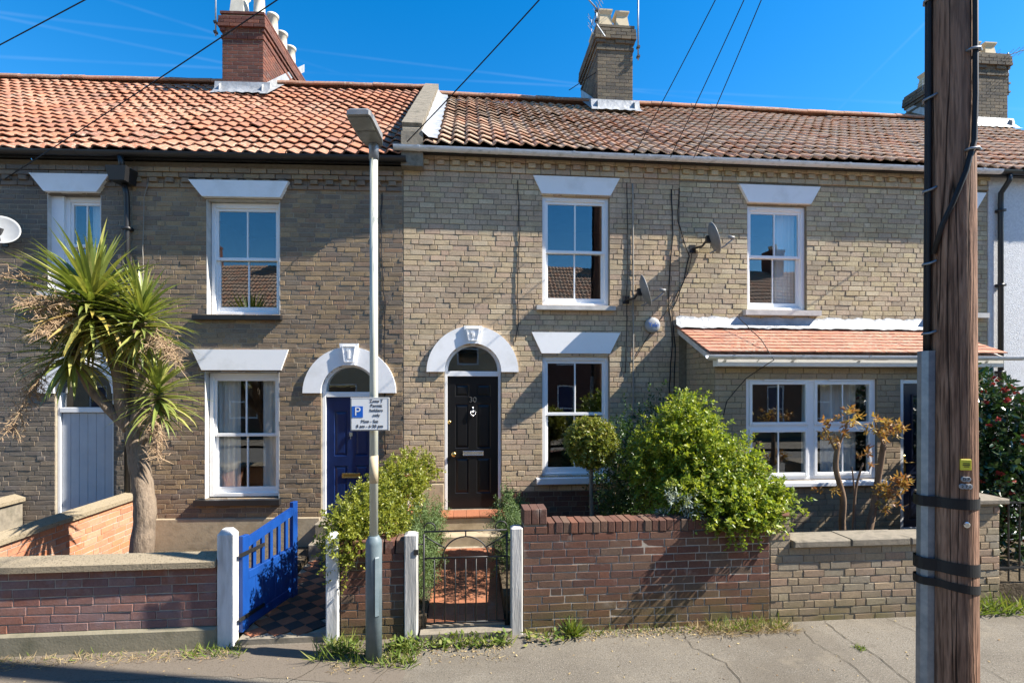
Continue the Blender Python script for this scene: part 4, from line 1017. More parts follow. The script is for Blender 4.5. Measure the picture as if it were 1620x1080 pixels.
# ---------- the terrace across the street, seen in the window reflections
def opposite(x, i):
    h_ = empty('terraced_house', (x, -9.2, 0), PI, 'brick terraced house across the street, seen only mirrored in the windows', 'house', 'houses across the street')
    m = MB(); hs = [(-1.5,-.5,3.4,4.9),(.7,1.7,3.4,4.9),(-1.6,-.2,.8,2.5),(.8,1.65,.2,2.4)]
    face_with_holes(m, -2.4, 2.4, -.1, 6.0, hs, 0.0)
    for xx in (-2.4, 2.4): m.add([(xx,0,-.1),(xx,7,-.1),(xx,7,6.0),(xx,3.5,8.9),(xx,0,6.0)], [(0,1,2,3,4)])
    m.quad((-2.4,7,-.1),(2.4,7,-.1),(2.4,7,6.0),(-2.4,7,6.0)); m.build('wall', M['brickred'] if i % 2 else M['brickC'], h_)
    for k, (a, b, c, d_) in enumerate(hs):
        f_ = MB(); frame_ring(f_, a, b, c, d_, .03, .1, .07, .07, .07, .07); f_.bbox(a+.07, b-.07, .04, .1, (c+d_)/2-.03, (c+d_)/2+.03); wn_ = f_.build('window' if k < 3 else 'door_frame', M['upvc'], h_)
        MB().box(a+.06, b-.06, .06, .066, c+.06, d_-.06).build('pane' if k < 3 else 'door', M['glass'] if k < 3 else M['bluepaint'], wn_)
    r = MB(); N = 13
    for k in range(N):
        a, b = k/N, (k+1)/N
        y0, z0_, y1, z1_ = -.25+3.75*a, 5.95+3.05*a, -.25+3.75*b, 5.95+3.05*b
        for c in range(24):
            xa = -2.4+c*.2; r.add([(xa,y0,z0_+.07),(xa+.1,y0,z0_+.11),(xa+.2,y0,z0_+.07),(xa+.2,y1,z1_+.02),(xa+.1,y1,z1_+.06),(xa,y1,z1_+.02),(xa,y0,z0_),(xa+.2,y0,z0_)], [(0,1,4,5),(1,2,3,4),(0,6,7,2,1)], rng.random()+.001)
    r.quad((-2.4,3.5,9.0),(2.4,3.5,9.0),(2.4,7.2,6.0),(-2.4,7.2,6.0)); tag(r.build('roof', M['tileC'], h_))
    c = MB(); c.box(-2.4, -1.7, 3.0, 4.0, 7.9, 10.0); c.box(-2.43, -1.67, 2.97, 4.03, 10.0, 10.15); cc = c.build('chimney', M['brickchim'], h_)
    for k in range(2): MB().lathe([(.12,0),(.1,.3),(.12,.32),(.12,.36)], (-2.05, 3.3+.45*k, 10.15), 10).build('chimney_pot', M['pot'], cc)
for i in range(9): opposite(-18 + i*4.8, i)
sheet('pavement', -60, 60, -7.4, -5.2, -.01, M['pave']); sheet('garden_soil', -60, 60, -9.2, -7.404, -.012, M['soil'])

# ================================================================== GARDEN WALLS, POSTS, GATES
WY = 4.88
def core(th, mb, mat): return mb.build('wall_core', mat, th)
# front wall of the blue-door house
gw = empty('garden_wall', (-3.4, WY, 0), 0, 'low purple red brick wall with cement plinth and pebbled coping, left of blue gate', 'wall')
c = core(gw, MB().box(-2.4, 1.09, .006, .20, -.1, .74), M['mortpale'])
lay_bricks(c, layout(-2.4, 1.095, .19, .74, .0785, pattern=(.225,.225,.225)), M['brickpurple'], .0785, limit=200, wob=.002)
MB().bbox(-2.4, 1.11, -.035, .16, -.1, .19, .02).build('plinth', M['renderdark'], gw)
cp = MB(); cp.add([(-2.4,-.06,.745),(1.10,-.06,.745),(1.10,.26,.745),(-2.4,.26,.745),(-2.4,-.06,.80),(1.10,-.06,.80),(1.10,.10,.85),(-2.4,.10,.85),(1.10,.26,.80),(-2.4,.26,.80)],
   [(0,1,5,4),(4,5,6,7),(7,6,8,9),(1,2,8,6,5),(0,4,7,9,3),(2,3,9,8),(0,3,2,1)]); cp.build('coping', M['coping'], gw)
# side wall between the two left gardens
sw = empty('garden_wall', (-4.70, 5.10, 0), R(90), 'orange brick side wall with pebbled coping running back beside the cabbage palm', 'wall')
c = core(sw, MB().box(0, 2.5, .006, .2, .0, .80), M['mortpale'])
lay_bricks(c, layout(0, 2.5, .10, .80, .0777), M['brickorange'], .0777, limit=120, wob=.002)
MB().add([(0,-.04,.80),(2.5,-.04,.80),(2.5,.24,.80),(0,.24,.80),(0,-.04,.85),(2.5,-.04,.85),(2.5,.10,.90),(0,.10,.90),(2.5,.24,.85),(0,.24,.85)],
   [(0,1,5,4),(4,5,6,7),(7,6,8,9),(1,2,8,6,5),(0,4,7,9,3),(2,3,9,8),(0,3,2,1)]).build('coping', M['coping'], sw)
sw2 = empty('garden_wall', (-6.25, 5.10, 0), R(90), 'low rendered side wall at the left edge behind the orange brick wall', 'wall')
MB().box(0, 2.6, 0, .2, .0, .78).build('wall_core', M['stone'], sw2)
MB().prismx([(-.04,.78),(.24,.78),(.24,.83),(.10,.88),(-.04,.83)], 0, 2.6).build('coping', M['coping'], sw2)
# front wall of number 30
g30 = empty('garden_wall', (1.8, WY, 0), 0, 'dark red brick garden wall with brick on edge coping under the big shrub', 'wall')
c = core(g30, MB().box(-1.26, 1.25, .0045, .215, -.1, .95), M['mortpale'])
lay_bricks(c, layout(-1.265, 1.25, -.025, .955, .0754, [rect(-1.3,-1.02,.955,2)], pattern=(.225,.225,.225,.1125)), M['brickred'], .0754, limit=240, wob=.0022, depth=.10)
cbm = [brick_shape(.0, 0, 0, rng) and MB().bbox(-.0325, .0325, 0, .222, -.055, .055, .005).mesh('coping_brick', M['brickred']) for _ in range(2)]
x = -.985
while x < 1.22:
    obj('coping_brick', rng.choice(cbm), g30, (x, rng.uniform(-.006,.004), 1.013+rng.uniform(-.004,.004)), (rng.gauss(0,.015), rng.gauss(0,.012), rng.gauss(0,.02))); x += .0745
MB().box(-1.02, 1.25, .012, .21, .95, 1.045).build('mortar_bed', M['mortB'], g30)
MB().box(-1.26, -1.03, .012, .21, .95, 1.05).build('mortar_bed', M['mortB'], g30)
lay_bricks(c, [(-1.26, -1.15, .995), (-1.14, -1.03, .995)], M['brickred'], .0754, depth=.2)
for k in range(3): obj('coping_brick', cbm[0], g30, (-1.222+k*.077, -.004, 1.105+.02), (0, rng.gauss(0,.012), rng.gauss(0,.02))).scale = (1.1, 1.02, 1.35)
# end pier and wall of the lean-to house
gd = empty('garden_wall', (4.2, WY, 0), 0, 'low weathered yellow brick wall with stone coping beside the utility pole', 'wall')
c = core(gd, MB().box(-1.14, .98, .006, .215, -.1, .75).box(-1.14, -.93, .006, .215, .75, 1.02), M['mortB'])
lay_bricks(c, layout(-1.145, .985, -.02, .755, .0775, pattern=(.225,.1125,.225)) + layout(-1.145, -.925, .755, 1.065, .0775), M['brickgarD'], .0775, limit=200, wob=.003, depth=.10)
MB().bbox(-1.16, -.91, -.02, .235, 1.066, 1.10, .012).build('pier_cap', M['brickred'], gd)
cp = MB(); x = -.92
for k, L in enumerate((.62, .66, .62)):
    MB().bbox(x+.004, x+L-.004, -.045, .25, .757, .835+rng.uniform(-.004,.004), .012).build('coping_slab', M['stone'], gd); x += L
pr = empty('gate_pier', (5.62, 5.10, 0), 0, 'weathered yellow brick gate pier with flat stone cap right of pole', 'pier')
c = core(pr, MB().box(-.235, .235, .012, .45, -.1, 1.10), M['mortB'])
lay_bricks(c, layout(-.24, .24, -.02, 1.10, .0775), M['brickgarD'], .0775, limit=60, wob=.005, depth=.10)
sb = MB(); r5 = random.Random(9)
for i in range(14):
    for (a, b) in (((.0,.225),(.225,.45)) if i % 2 else ((.0,.11),(.11,.34),(.34,.45))):
        for sx in (-1, 1):
            s_ = brick_shape(b-a-.01, .0675, .06, r5); sb.add([(sx*(.24-v[1]), (a+b)/2+sx*v[0], -.02+(i+.5)*.0775+v[2]) for v in s_.v], s_.f, r5.random()+.001)
tag(sb.build('side_bricks', M['brickgarD'], c), kind='stuff')
MB().bbox(-.30, .30, -.06, .51, 1.10, 1.16, .012).build('pier_cap', M['stone'], pr)
rl = empty('railings', (6.1, 5.3, 0), 0, 'dark iron railings beside the right hand gate pier', 'railings')
for k in range(6): MB().tube([(-.18+k*.14,0,.15),(-.18+k*.14,0,1.12)], .009, 6).build('bar', M['iron'], rl)
for z in (.3, 1.05): MB().box(-.22, .56, -.012, .012, z, z+.02).build('rail', M['iron'], rl)

# wall between the two gateways and the wall running back from it
bt = empty('garden_wall', (-.9, WY, 0), 0, 'short dark brick wall between the two gateways behind the lamp post', 'wall')
c = core(bt, MB().box(-.29, .29, .010, .21, -.1, .80), M['mortpale'])
lay_bricks(c, layout(-.295, .295, -.02, .81, .0754), M['brickred'], .0754, limit=80, wob=.004, depth=.10)
x = -.26
while x < .28: obj('coping_brick', cbm[0], bt, (x, rng.uniform(-.004,.004), .87+rng.uniform(-.006,.006)), (rng.gauss(0,.02), rng.gauss(0,.02), 0)).scale = (1.4, .98, 1.15); x += .105
bs = empty('garden_wall', (-.78, 5.1, 0), R(90), 'pinkish brick side wall under the golden hedge between the two paths', 'wall')
c = core(bs, MB().add([(0,.006,0),(2.3,.006,0),(2.3,.006,1.05),(0,.006,.80),(0,.2,0),(2.3,.2,0),(2.3,.2,1.05),(0,.2,.80)], [(0,1,2,3),(7,6,5,4),(3,2,6,7),(0,3,7,4),(1,5,6,2)]), M['mortpale'])
lay_bricks(c, layout(0, 2.3, .0, .80, .0777), M['brickorange'], .0777, limit=90, wob=.003)
for k in range(14):
    y = .08+k*.165; MB().bbox(-.078, .078, -.03, .235, -.03, .03, .006).build('coping_brick', M['brickorange'], bs, loc=(y, 0, .84+y*.109), rot=(0, -math.atan(.109)+rng.gauss(0,.02), rng.gauss(0,.02)))

def post(x0, x1, zt, mat, label, y=WY-.03, d=.13, point=True):
    p = empty('gate_post', ((x0+x1)/2, y, 0), 0, label, 'gate post', 'timber gate posts'); w_ = (x1-x0)/2
    m = MB(); b = .012
    prof = [(-w_,b),(-w_+b,0),(w_-b,0),(w_,b),(w_,d-b),(w_-b,d),(-w_+b,d),(-w_,d-b)]
    n = 8; V = [(q[0],q[1],-.05) for q in prof] + [(q[0],q[1],zt-.03) for q in prof] + [(q[0]*.55,(q[1]-d/2)*.55+d/2,zt+.015 if point else zt-.012) for q in prof]
    F = [(i+k*n, (i+1) % n+k*n, (i+1) % n+(k+1)*n, i+(k+1)*n) for k in range(2) for i in range(n)] + [tuple(range(2*n, 3*n))]
    m.add(V, F); m.build('shaft', mat, p); return p
p1 = post(-2.293, -2.150, 1.06, M['timberw'], 'white painted timber post that the blue gate hangs from')
post(-1.322, -1.205, 1.00, M['timberw'], 'white painted timber post half hidden by the golden hedge')
p3 = post(-.600, -.475, 1.01, M['timberg'], 'weathered grey timber post left of the iron gate', point=False)
p4 = post(.415, .530, 1.05, M['timberg'], 'weathered pale timber post between iron gate and dark brick wall', point=False)
MB().box(-.02, .02, -.008, .0, .0, .05).build('latch', M['iron'], p3, loc=(.05,0,.8))

# blue gate, open inward
gx, gy = -2.13, 4.97; ang = math.atan2(5.84-gy, -1.90-gx)
gt = empty('garden_gate', (gx, gy, .08), ang, 'bright blue wooden gate with spindles standing open over tiled path', 'gate')
L = .88; zl = lambda x: .86 + 0*x
def gbox(name, x0, x1, z0, z1, y0=-.022, y1=.022): return MB().bbox(x0, x1, y0, y1, z0, z1, .004).build(name, M['gatepaint'], gt)
gbox('stile', 0, .085, 0, .90); gbox('stile', L-.085, L, 0, 1.04)
MB().prism([(.085,.78),(L-.085,.90),(L-.085,.985),(.085,.865)], -.02, .02).build('top_rail', M['gatepaint'], gt)
gbox('mid_rail', .085, L-.085, .47, .55); gbox('bottom_rail', .085, L-.085, .04, .12)
for k in range(5):
    x = .085+(k+.75)*(L-.17)/5.5; MB().bbox(x-.022, x+.022, -.012, .012, .55, .80+.12*(x-.085)/(L-.17), .003).build('spindle', M['gatepaint'], gt)
for k in range(7):
    x = .085+k*(L-.17)/7; gbox('board', x+.001, x+(L-.17)/7-.001, .02, .50, -.016, .010)
for z in (.12, .72): MB().box(-.05, .30, -.034, -.022, z, z+.035).build('hinge', M['iron'], gt)

# wrought iron gate, closed
ig = empty('iron_gate', (-.02, WY+.03, .10), 0, 'black wrought iron garden gate with arched top between grey posts', 'gate')
def bar(name, pts, r=.007, n=6): return MB().tube(pts, r, n).build(name, M['iron'], ig, True)
x0, x1 = -.40, .40
bar('stile', [(x0,0,-.02),(x0,0,.88)], .010); bar('stile', [(x1,0,-.02),(x1,0,.88)], .010)
bar('rail', [(x0,0,.02),(x1,0,.02)], .009); bar('rail', [(x0,0,.645),(x1,0,.645)], .009); bar('rail', [(x0,0,.90),(x1,0,.90)], .009)
for k in range(1, 8):
    x = x0+k*.1; bar('bar', [(x,0,.02),(x,0,.645)])
bar('arch', [(.22*math.cos(PI*k/16), 0, .645+.20*math.sin(PI*k/16)) for k in range(17)])
bar('brace', [(x0,0,.86),(-.2,0,.74)]); bar('brace', [(x1,0,.86),(.2,0,.74)]); bar('bar', [(0,0,.845),(0,0,.90)])
bar('scroll', [(x0+.055+.055*math.cos(q), 0, .93+.055*math.sin(q)) for q in [PI-PI*k/10*1.25 for k in range(11)]])
bar('scroll', [(x1-.055-.055*math.cos(q), 0, .93+.055*math.sin(q)) for q in [PI-PI*k/10*1.25 for k in range(11)]])
bar('hinge_pin', [(x1,0,.80),(x1+.06,0,.80)]); bar('hinge_pin', [(x1,0,.1),(x1+.06,0,.1)]); bar('latch', [(x0,0,.78),(x0-.08,0,.78)])

# ================================================================== LAMP POST AND SIGN
lp_ = empty('street_lamp', (-.82, 4.52, 0), 0, 'cream street lamp column with grey blue base and flat lantern', 'street lamp')
MB().lathe([(.070,-.05),(.070,1.02),(.066,1.05),(.050,1.075),(.043,1.09)], n=24).build('base', M['lamp_base'], lp_, True)
dr = MB(); dr.add([(-.03+.055,-.068,.40),(.052+.0,-.052,.40),(.052,-.052,.92),(.025,-.068,.92),(-.005+.03,-.078,.41),(.055,-.058,.41),(.055,-.058,.91),(.025,-.078,.91)], [(4,5,6,7),(0,1,5,4),(1,2,6,5),(2,3,7,6),(3,0,4,7)])
dr.build('access_door', M['lamp_base'], lp_)
MB().lathe([(.037,1.05),(.034,4.45)], n=20).build('column', M['lamp_green'], lp_, True)
MB().lathe([(.043,4.38),(.043,4.54),(.03,4.56)], n=18).build('collar', M['steel'], lp_, True)
hd = MB(); prof = [(-.30,.0),(-.26,-.012),(-.02,-.012),(.0,.0),(.0,.05),(-.10,.075),(-.26,.06),(-.30,.03)]
def lantern():
    m = MB(); st_ = [(.05,.045,.03),(.01,.075,.045),(-.08,.098,.055),(-.34,.10,.05),(-.42,.095,.04),(-.44,.085,.02)]
    V = []; F = []
    for (y, hw_, h_) in st_: V += [(-hw_,y,-.02),(hw_,y,-.02),(hw_,y,h_*.6),(hw_*.75,y,h_),(-hw_*.75,y,h_),(-hw_,y,h_*.6)]
    for i in range(len(st_)-1):
        for k in range(6): F.append((6*i+k, 6*i+6+k, 6*i+6+(k+1) % 6, 6*i+(k+1) % 6))
    F += [tuple(range(5,-1,-1)), tuple(range(30,36))]
    m.add(V, F); return m
ln = lantern().build('lantern', M['dishgrey'], lp_, loc=(0,0,4.53), rot=(R(-4), 0, R(-6)))
MB().box(-.082, .082, -.41, -.225, -.028, -.0205).build('lens', M['lamp_lens'], ln); MB().box(-.08, .08, -.21, -.07, -.026, -.0205).build('gear_cover', M['lamp_lens'], ln)
for z in (1.55,): MB().lathe([(.0385,z),(.0380,z+.24)], n=20).build('sticker', M['pot'], lp_, True)
sg = empty('parking_sign', (-.838, 4.44, 2.157), 0, 'white parking permit sign with blue P fixed to the lamp column', 'sign')
W2, H2 = .163, .142
MB().bbox(-W2, W2, -.004, .004, -H2, H2, .002).build('plate', M['signface'], sg)
bd_ = MB(); frame_ring(bd_, -W2+.004, W2-.004, -H2+.004, H2-.004, -.0060, -.0045, .004, .004, .004, .004); bd_.build('border', M['ink'], sg)
MB().box(-.150, -.058, -.0062, -.0045, -.028, .068).build('blue_square', M['signblue'], sg)
text_obj('P', .105, M['signface'], sg, (-.104, -.0072, .020), ext=.0008)
for (t_, x, z, sz) in (('Zone T', .055, .112, .037), ('Permit', .055, .072, .037), ('holders', .055, .032, .037), ('only', .055, -.010, .037), ('Mon - Sat', 0, -.062, .037), ('8 am - 6·30 pm', 0, -.104, .037)):
    text_obj(t_, sz, M['ink'], sg, (x, -.0055, z), ext=.0008)
MB().box(-.05, .05, .004, .03, .05, .08).box(-.05, .05, .004, .03, -.08, -.05).build('bracket', M['steel'], sg)

# ================================================================== UTILITY POLE
PX, PY = 3.156, 3.046
up_ = empty('utility_pole', (PX, PY, 0), 0, 'tall brown timber utility pole with black cables and steel conduit', 'utility pole')
N = 40; V = []; F = []; hs_ = [-.1, .5, 1, 1.5, 2, 2.5, 3, 3.5, 4, 5, 6, 7, 8.3]
for z in hs_:
    r = .139 - .0045*z
    for k in range(N):
        q = 2*PI*k/N; V.append((r*math.cos(q)*(1+.012*math.sin(5*q+z)), r*math.sin(q)*(1+.012*math.sin(4*q)), z))
for i in range(len(hs_)-1):
    for k in range(N): F.append((i*N+k, i*N+(k+1) % N, (i+1)*N+(k+1) % N, (i+1)*N+k))
F.append(tuple(range((len(hs_)-1)*N, len(hs_)*N)))
MB().add(V, F).build('shaft', M['pole'], up_, True)
rad = lambda z: .139-.0045*z
va = math.atan2(-PY, -PX)                       # direction from the pole to the street side
def on(z, a, out=0.0):
    z = 2.4+(z-2.4)*1.14
    return ((rad(z)+out)*math.cos(va+a), (rad(z)+out)*math.sin(va+a), z)
LA = -1.02                                        # left flank seen from the road
ch_ = MB(); zz = [-.05, 2.60]
for k in range(3): pass
cs_ = []
for a, o_ in ((-.36,.004),(-.30,.045),(-.12,.064),(.12,.064),(.30,.045),(.36,.004)): cs_.append((a, o_))
V = []
for z in zz:
    for (a, o_) in cs_: V.append(on(z, LA+a, o_))
ch_.add(V, [(k, k+1, 6+k+1, 6+k) for k in range(5)] + [(6,7,8,9,10,11)]); ch_.build('conduit', M['steel'], up_)
for k, a in enumerate((-.09, .08)):
    MB().tube([on(z, LA+a+.02*math.sin(z*2+k), .020) for z in (2.55, 2.8, 3.2, 3.6, 4.0, 4.6, 5.2, 6.0, 6.9)], .013, 8).build('cable', M['wirem'], up_, True)
RA = .95
MB().tube([on(3.15, LA+.35, .02), on(3.30, -.35, .018), on(3.42, .05, .018), on(3.58, .5, .018), on(3.75, RA-.08, .018), on(4.0, RA, .018), on(4.5, RA+.02, .018), on(5.2, RA-.05, .018), on(6.5, RA, .018)], .015, 8).build('cable', M['wirem'], up_, True)
for (z, a) in ((2.70,LA),(3.10,LA),(3.52,LA),(4.05,LA),(4.62,LA),(3.70,RA-.08),(4.25,RA),(4.72,RA)):
    MB().tube([on(z, a-.34, .003), on(z, a-.25, .03), on(z, a, .044), on(z, a+.25, .03), on(z+.012, a+.40, .004)], .008, 6).build('cable_clip', M['steel'], up_, True)
def band(z, h, tilt=0):
    V = []; n = 48; F = []; zw = 2.4+(z-2.4)*1.14; h *= 1.5
    for k in range(n):
        q = 2*PI*k/n; d = ((q-va-LA+PI) % (2*PI))-PI
        ex_ = .076*math.exp(-(d/.42)**4) if abs(d) < .8 else 0
        r = rad(zw)+.006+ex_
        dz = tilt*math.cos(q)
        V += [(r*math.cos(q), r*math.sin(q), zw-h/2+dz), (r*math.cos(q), r*math.sin(q), zw+h/2+dz)]
    for k in range(n): F.append((2*k, 2*((k+1) % n), 2*((k+1) % n)+1, 2*k+1))
    MB().add(V, F).build('strap', M['wirem'], up_)
band(1.745, .045); band(1.365, .03, -.01); band(1.395, .03, -.008); band(1.265, .022, -.02); band(1.285, .02, -.016)
TA = .52
def plate_frame(z, a, out=.004):
    p = on(z, a, out); nrm = Vector((math.cos(va+a), math.sin(va+a), 0)); return Vector(p), math.atan2(nrm.y, nrm.x)+PI/2
def onplate(mb, name, mat, z, a, out=.004):
    p, rz = plate_frame(z, a, out); return mb.build(name, mat, up_, loc=tuple(p), rot=(0,0,rz))
pl = onplate(MB().bbox(-.028, .028, -.004, .012, -.034, .034, .002), 'notice_plate', M['yellow'], 1.965, TA)
for k, t_ in enumerate(('SAFETY', 'NOTICE', 'POLE')[:0] or ('-----', '------', '----')): pass
MB().box(-.018, .018, -.0055, -.0045, .006, .011).box(-.020, .020, -.0055, -.0045, -.004, .001).box(-.014, .014, -.0055, -.0045, -.014, -.009).build('print', M['ink'], pl)
for (t_, z, da) in (('D',1.885,-.075),('P',1.885,.075),('2',1.845,-.15),('7',1.845,.0),('6',1.845,.15)):
    d_ = onplate(MB().lathe([(.0165,-.004),(.0165,.004),(.015,.005)], (0,0,0), 16, axis='y'), 'number_disc', M['dishwhite'], z, TA+da, .004)
    text_obj(t_, .024, M['ink'], d_, (0,-.0062,0), ext=.0006)
onplate(MB().lathe([(.019,-.004),(.019,.004),(.012,.007)], (0,0,0), 18, axis='y'), 'stud', M['chrome'], 1.635, TA+.02)
for k in range(3): MB().tube([on(4.75+k*.35, RA+.3, 0), on(4.78+k*.35, RA+.25, .14)], .011, 6).build('step_bolt', M['steel'], up_)

# ================================================================== WIRES
PT = Vector((PX, PY, 8.05))
def wire(name, a, b, sag, label, r=.008):
    a = Vector(a); b = Vector(b); pts = [a.lerp(b, t/18)-Vector((0,0,sag*4*(t/18)*(1-t/18))) for t in range(19)]
    return tag(MB().tube(pts, r, 5).build(name, M['wirem'], None, True), label, 'wire', 'overhead wires from the pole')
wire('overhead_wire', PT, (-7.9, 7.45, 6.05), .06, 'overhead wire crossing the top left corner of the sky', .007)
wire('overhead_wire', PT+Vector((0,.05,-.05)), (-6.47, 7.69, 5.30), .06, 'overhead wire passing in front of the red brick chimney', .007)
wire('overhead_wire', PT+Vector((0,.03,.02)), (-.85, 7.2, 5.82), .10, 'overhead wire ending near the party parapet')
wire('overhead_wire', PT+Vector((.02,.03,.03)), (2.40, 7.15, 5.74), .08, 'overhead wire right of sooty chimney, leftmost of three close wires', .006)
wire('overhead_wire', PT+Vector((.03,.04,.0)), (2.95, 7.15, 5.74), .08, 'middle overhead wire of the three close wires above the roof', .006)
wire('overhead_wire', PT+Vector((.04,.05,.02)), (3.30, 7.15, 5.74), .08, 'rightmost overhead wire of the three close wires above the roof', .006)
wire('overhead_wire', PT+Vector((.1,.05,.0)), (7.75, 7.15, 5.76), .10, 'overhead wire dropping just right of the utility pole', .008)
tag(MB().tube([(3.0,10.6,9.4),(2.75,10.6,9.1),(2.2,10.9,8.85)], .009, 5).build('stay_wire', M['wirem'], None), 'thin stay wire left of the sooty yellow chimney', 'wire')
def cable(pts, label, r=.007, mat='wirem', jit=.006):
    r_ = random.Random(len(label)); P = []
    for (a, b) in zip(pts, pts[1:]):
        a, b = Vector(a), Vector(b); n = max(2, int((b-a).length/.15))
        for k in range(n): P.append(a.lerp(b, k/n)+Vector((r_.gauss(0,jit),0,r_.gauss(0,jit))))
    P.append(Vector(pts[-1])); return tag(MB().tube(P, r, 6).build('wall_cable', M[mat], None, True), label, 'cable')
Y7 = FY-.012
cable([(.75,Y7,5.46),(.76,Y7,4.6),(.74,Y7,3.9),(.75,Y7,3.3),(.70,Y7,3.05)], 'dark cable running down pale brick left of the window', .007)
cable([(2.40,Y7,5.46),(2.42,Y7,4.5),(2.40,Y7,3.4),(2.38,Y7,2.6)], 'dark cable running down brick close beside the upper window', .006)
cable([(2.49,FY-.02,5.46),(2.50,FY-.02,4.0),(2.50,FY-.02,1.9)], 'straight grey conduit beside the lower satellite dish', .013, 'conduitw', .0)
cable([(3.10,Y7,5.4),(3.12,Y7,4.7),(3.08,Y7,4.2),(3.05,Y7,3.6),(3.12,Y7,3.2),(3.07,Y7,2.4),(3.1,Y7,1.6)], 'black cable running down the party line to the shrub', .009)
cable([(3.22,Y7,5.42),(3.2,Y7,4.9),(3.38,Y7,4.4),(3.30,Y7,4.0),(3.12,Y7,3.55),(3.16,Y7,3.0),(3.14,Y7,2.0)], 'looped black cable below the upper satellite dish', .008)
cable([(3.42,FY-.03,4.45),(3.36,FY-.02,4.1),(3.0,Y7,3.5),(2.7,Y7,3.1),(2.52,Y7,2.8)], 'thin slack cable sloping from upper dish towards the alarm box', .005)
cable([(4.05,FY-.22,3.44),(4.0,FY-.9,3.02),(3.98,FY-1.22,2.74),(3.75,FY-.96,2.5),(3.5,FY-.93,2.2),(3.45,FY-.93,2.0)], 'thin black cable hanging over the lean-to gutter', .006)
AB = lambda x, y, z: tuple(Vector(PB) + Matrix.Rotation(RB, 3, 'Z') @ Vector((x, y, z)))
cable([AB(-3.62,-.03,5.5), AB(-3.60,-.02,5.28), AB(-3.66,-.02,5.1), AB(-3.68,-.02,4.2), AB(-3.68,-.02,2.6)], 'thin pale cable beside the black downpipe', .006, 'conduitw', .004)
cable([AB(-.30,-.012,5.2), AB(-.32,-.012,4.3), AB(-.26,-.012,3.6), AB(-.27,-.012,2.9), AB(-.25,-.012,1.4)], 'dark cable on brown brick right of the lamp column', .008)

# ================================================================== DISHES, ALARM, AERIALS
def dish(name, loc, label, face, mat, r=.24, group='satellite dishes on the house fronts'):
    "loc = bracket point on the wall; face = direction the bowl looks"
    t = empty(name, loc, 0, label, 'satellite dish', group); f_ = Vector(face).normalized()
    q = f_.to_track_quat('Z', 'Y'); c = Vector((.16, -.24, .08)) if f_.x > 0 else Vector((.02, -.3, .12))
    prof = [(r*k/8, .10*r*(k/8)**2*3) for k in range(9)]; V = []; F = []; n = 28
    for (rr, h) in prof:
        for k in range(n): V.append(tuple(c + q @ Vector((rr*math.cos(2*PI*k/n)*.92, rr*math.sin(2*PI*k/n), h))))
    for (rr, h) in prof[::-1]:
        for k in range(n): V.append(tuple(c + q @ Vector((rr*math.cos(2*PI*k/n)*.92, rr*math.sin(2*PI*k/n), h-.008))))
    for i in range(2*9-1):
        for k in range(n): F.append((i*n+k, i*n+(k+1) % n, (i+1)*n+(k+1) % n, (i+1)*n+k))
    MB().add(V, F).build('dish', mat, t, True)
    down = Vector((0,0,-1)); e = c + f_*.36 + down*.10; b0 = c + down*r*.85
    MB().tube([b0, b0.lerp(e, .6)+down*.03, e], .011, 8).build('arm', M['dishgrey'], t, True)
    MB().tube([e, e - f_*.09 + Vector((0,0,.05))], [.030,.022], 10).build('receiver', M['dishgrey'], t, True)
    k = MB(); k.box(-.05, .05, -.012, 0, -.06, .06); k.tube([(0,-.01,0), (c.x*.5,-.16,.0), tuple(c - f_*.05)], .017, 8); k.box(c.x-.06, c.x+.01, c.y-.03, c.y+.03, c.z-.05, c.z+.05); k.build('bracket', M['black'], t)
dish('satellite_dish', (3.44, FY, 4.50), 'upper grey satellite dish near the eaves, between two upper windows', (.95,-.22,.30), M['dishgrey'])
dish('satellite_dish', (2.39, FY, 3.70), 'lower grey satellite dish beside the pale conduit above the alarm box', (.95,-.22,.30), M['dishgrey'])
dish('satellite_dish', AB(-5.58, 0, 4.42), 'white satellite dish cut by the left edge of the view', (.45,-.75,.35), M['dishwhite'], .22)
al = empty('alarm_box', (2.80, FY, 3.32), 0, 'round white burglar alarm box on pale brick below the lower dish', 'alarm box')
MB().lathe([(.118,0),(.118,.03),(.105,.055),(.07,.068),(.02,.072)], (0,0,0), 28, axis='y').build('cover', M['dishwhite'], al, True)
text_obj('Yale', .095, M['signblue'], al, (0,-.0735,0), ext=.001)
def yagi(name, base, h, boom_dir, L, label, n=9, lean=(0,0), el=.30, refl=True):
    t = empty(name, base, 0, label, 'aerial', 'roof aerials'); top = Vector((lean[0], lean[1], h))
    MB().tube([(0,0,0), tuple(top)], .016, 8).build('mast', M['steel'], t, True)
    d = Vector(boom_dir).normalized(); a = top - d*L*.25 - Vector((0,0,.06)); b = top + d*L*.75 - Vector((0,0,.06))
    MB().tube([a, b], .009, 6).build('boom', M['steel'], t); s_ = d.cross(Vector((0,0,1))).normalized()
    for k in range(n):
        p = a.lerp(b, .22+.78*k/(n-1)); e = el*(1-.35*k/n)/2; MB().tube([p-s_*e, p+s_*e], .005, 5).build('element', M['steel'], t)
    if refl:
        for z in (-.12,-.06,.06,.12): MB().tube([a+Vector((0,0,z))-s_*.2, a+Vector((0,0,z))+s_*.2], .005, 5).build('reflector_rod', M['steel'], t)
        MB().tube([a+Vector((0,0,-.13)), a+Vector((0,0,.13))], .006, 5).build('reflector_bar', M['steel'], t)
    MB().box(-.03, .03, -.04, .04, .05, .09).box(-.03, .03, -.04, .04, .25, .29).build('bracket', M['iron'], t)
    return t
yagi('tv_aerial', tuple(AB(-4.26, 3.0, 9.45)), 1.6, (-.6,-.4,.12), .9, 'television aerial on mast left of the red brick chimney', 7)
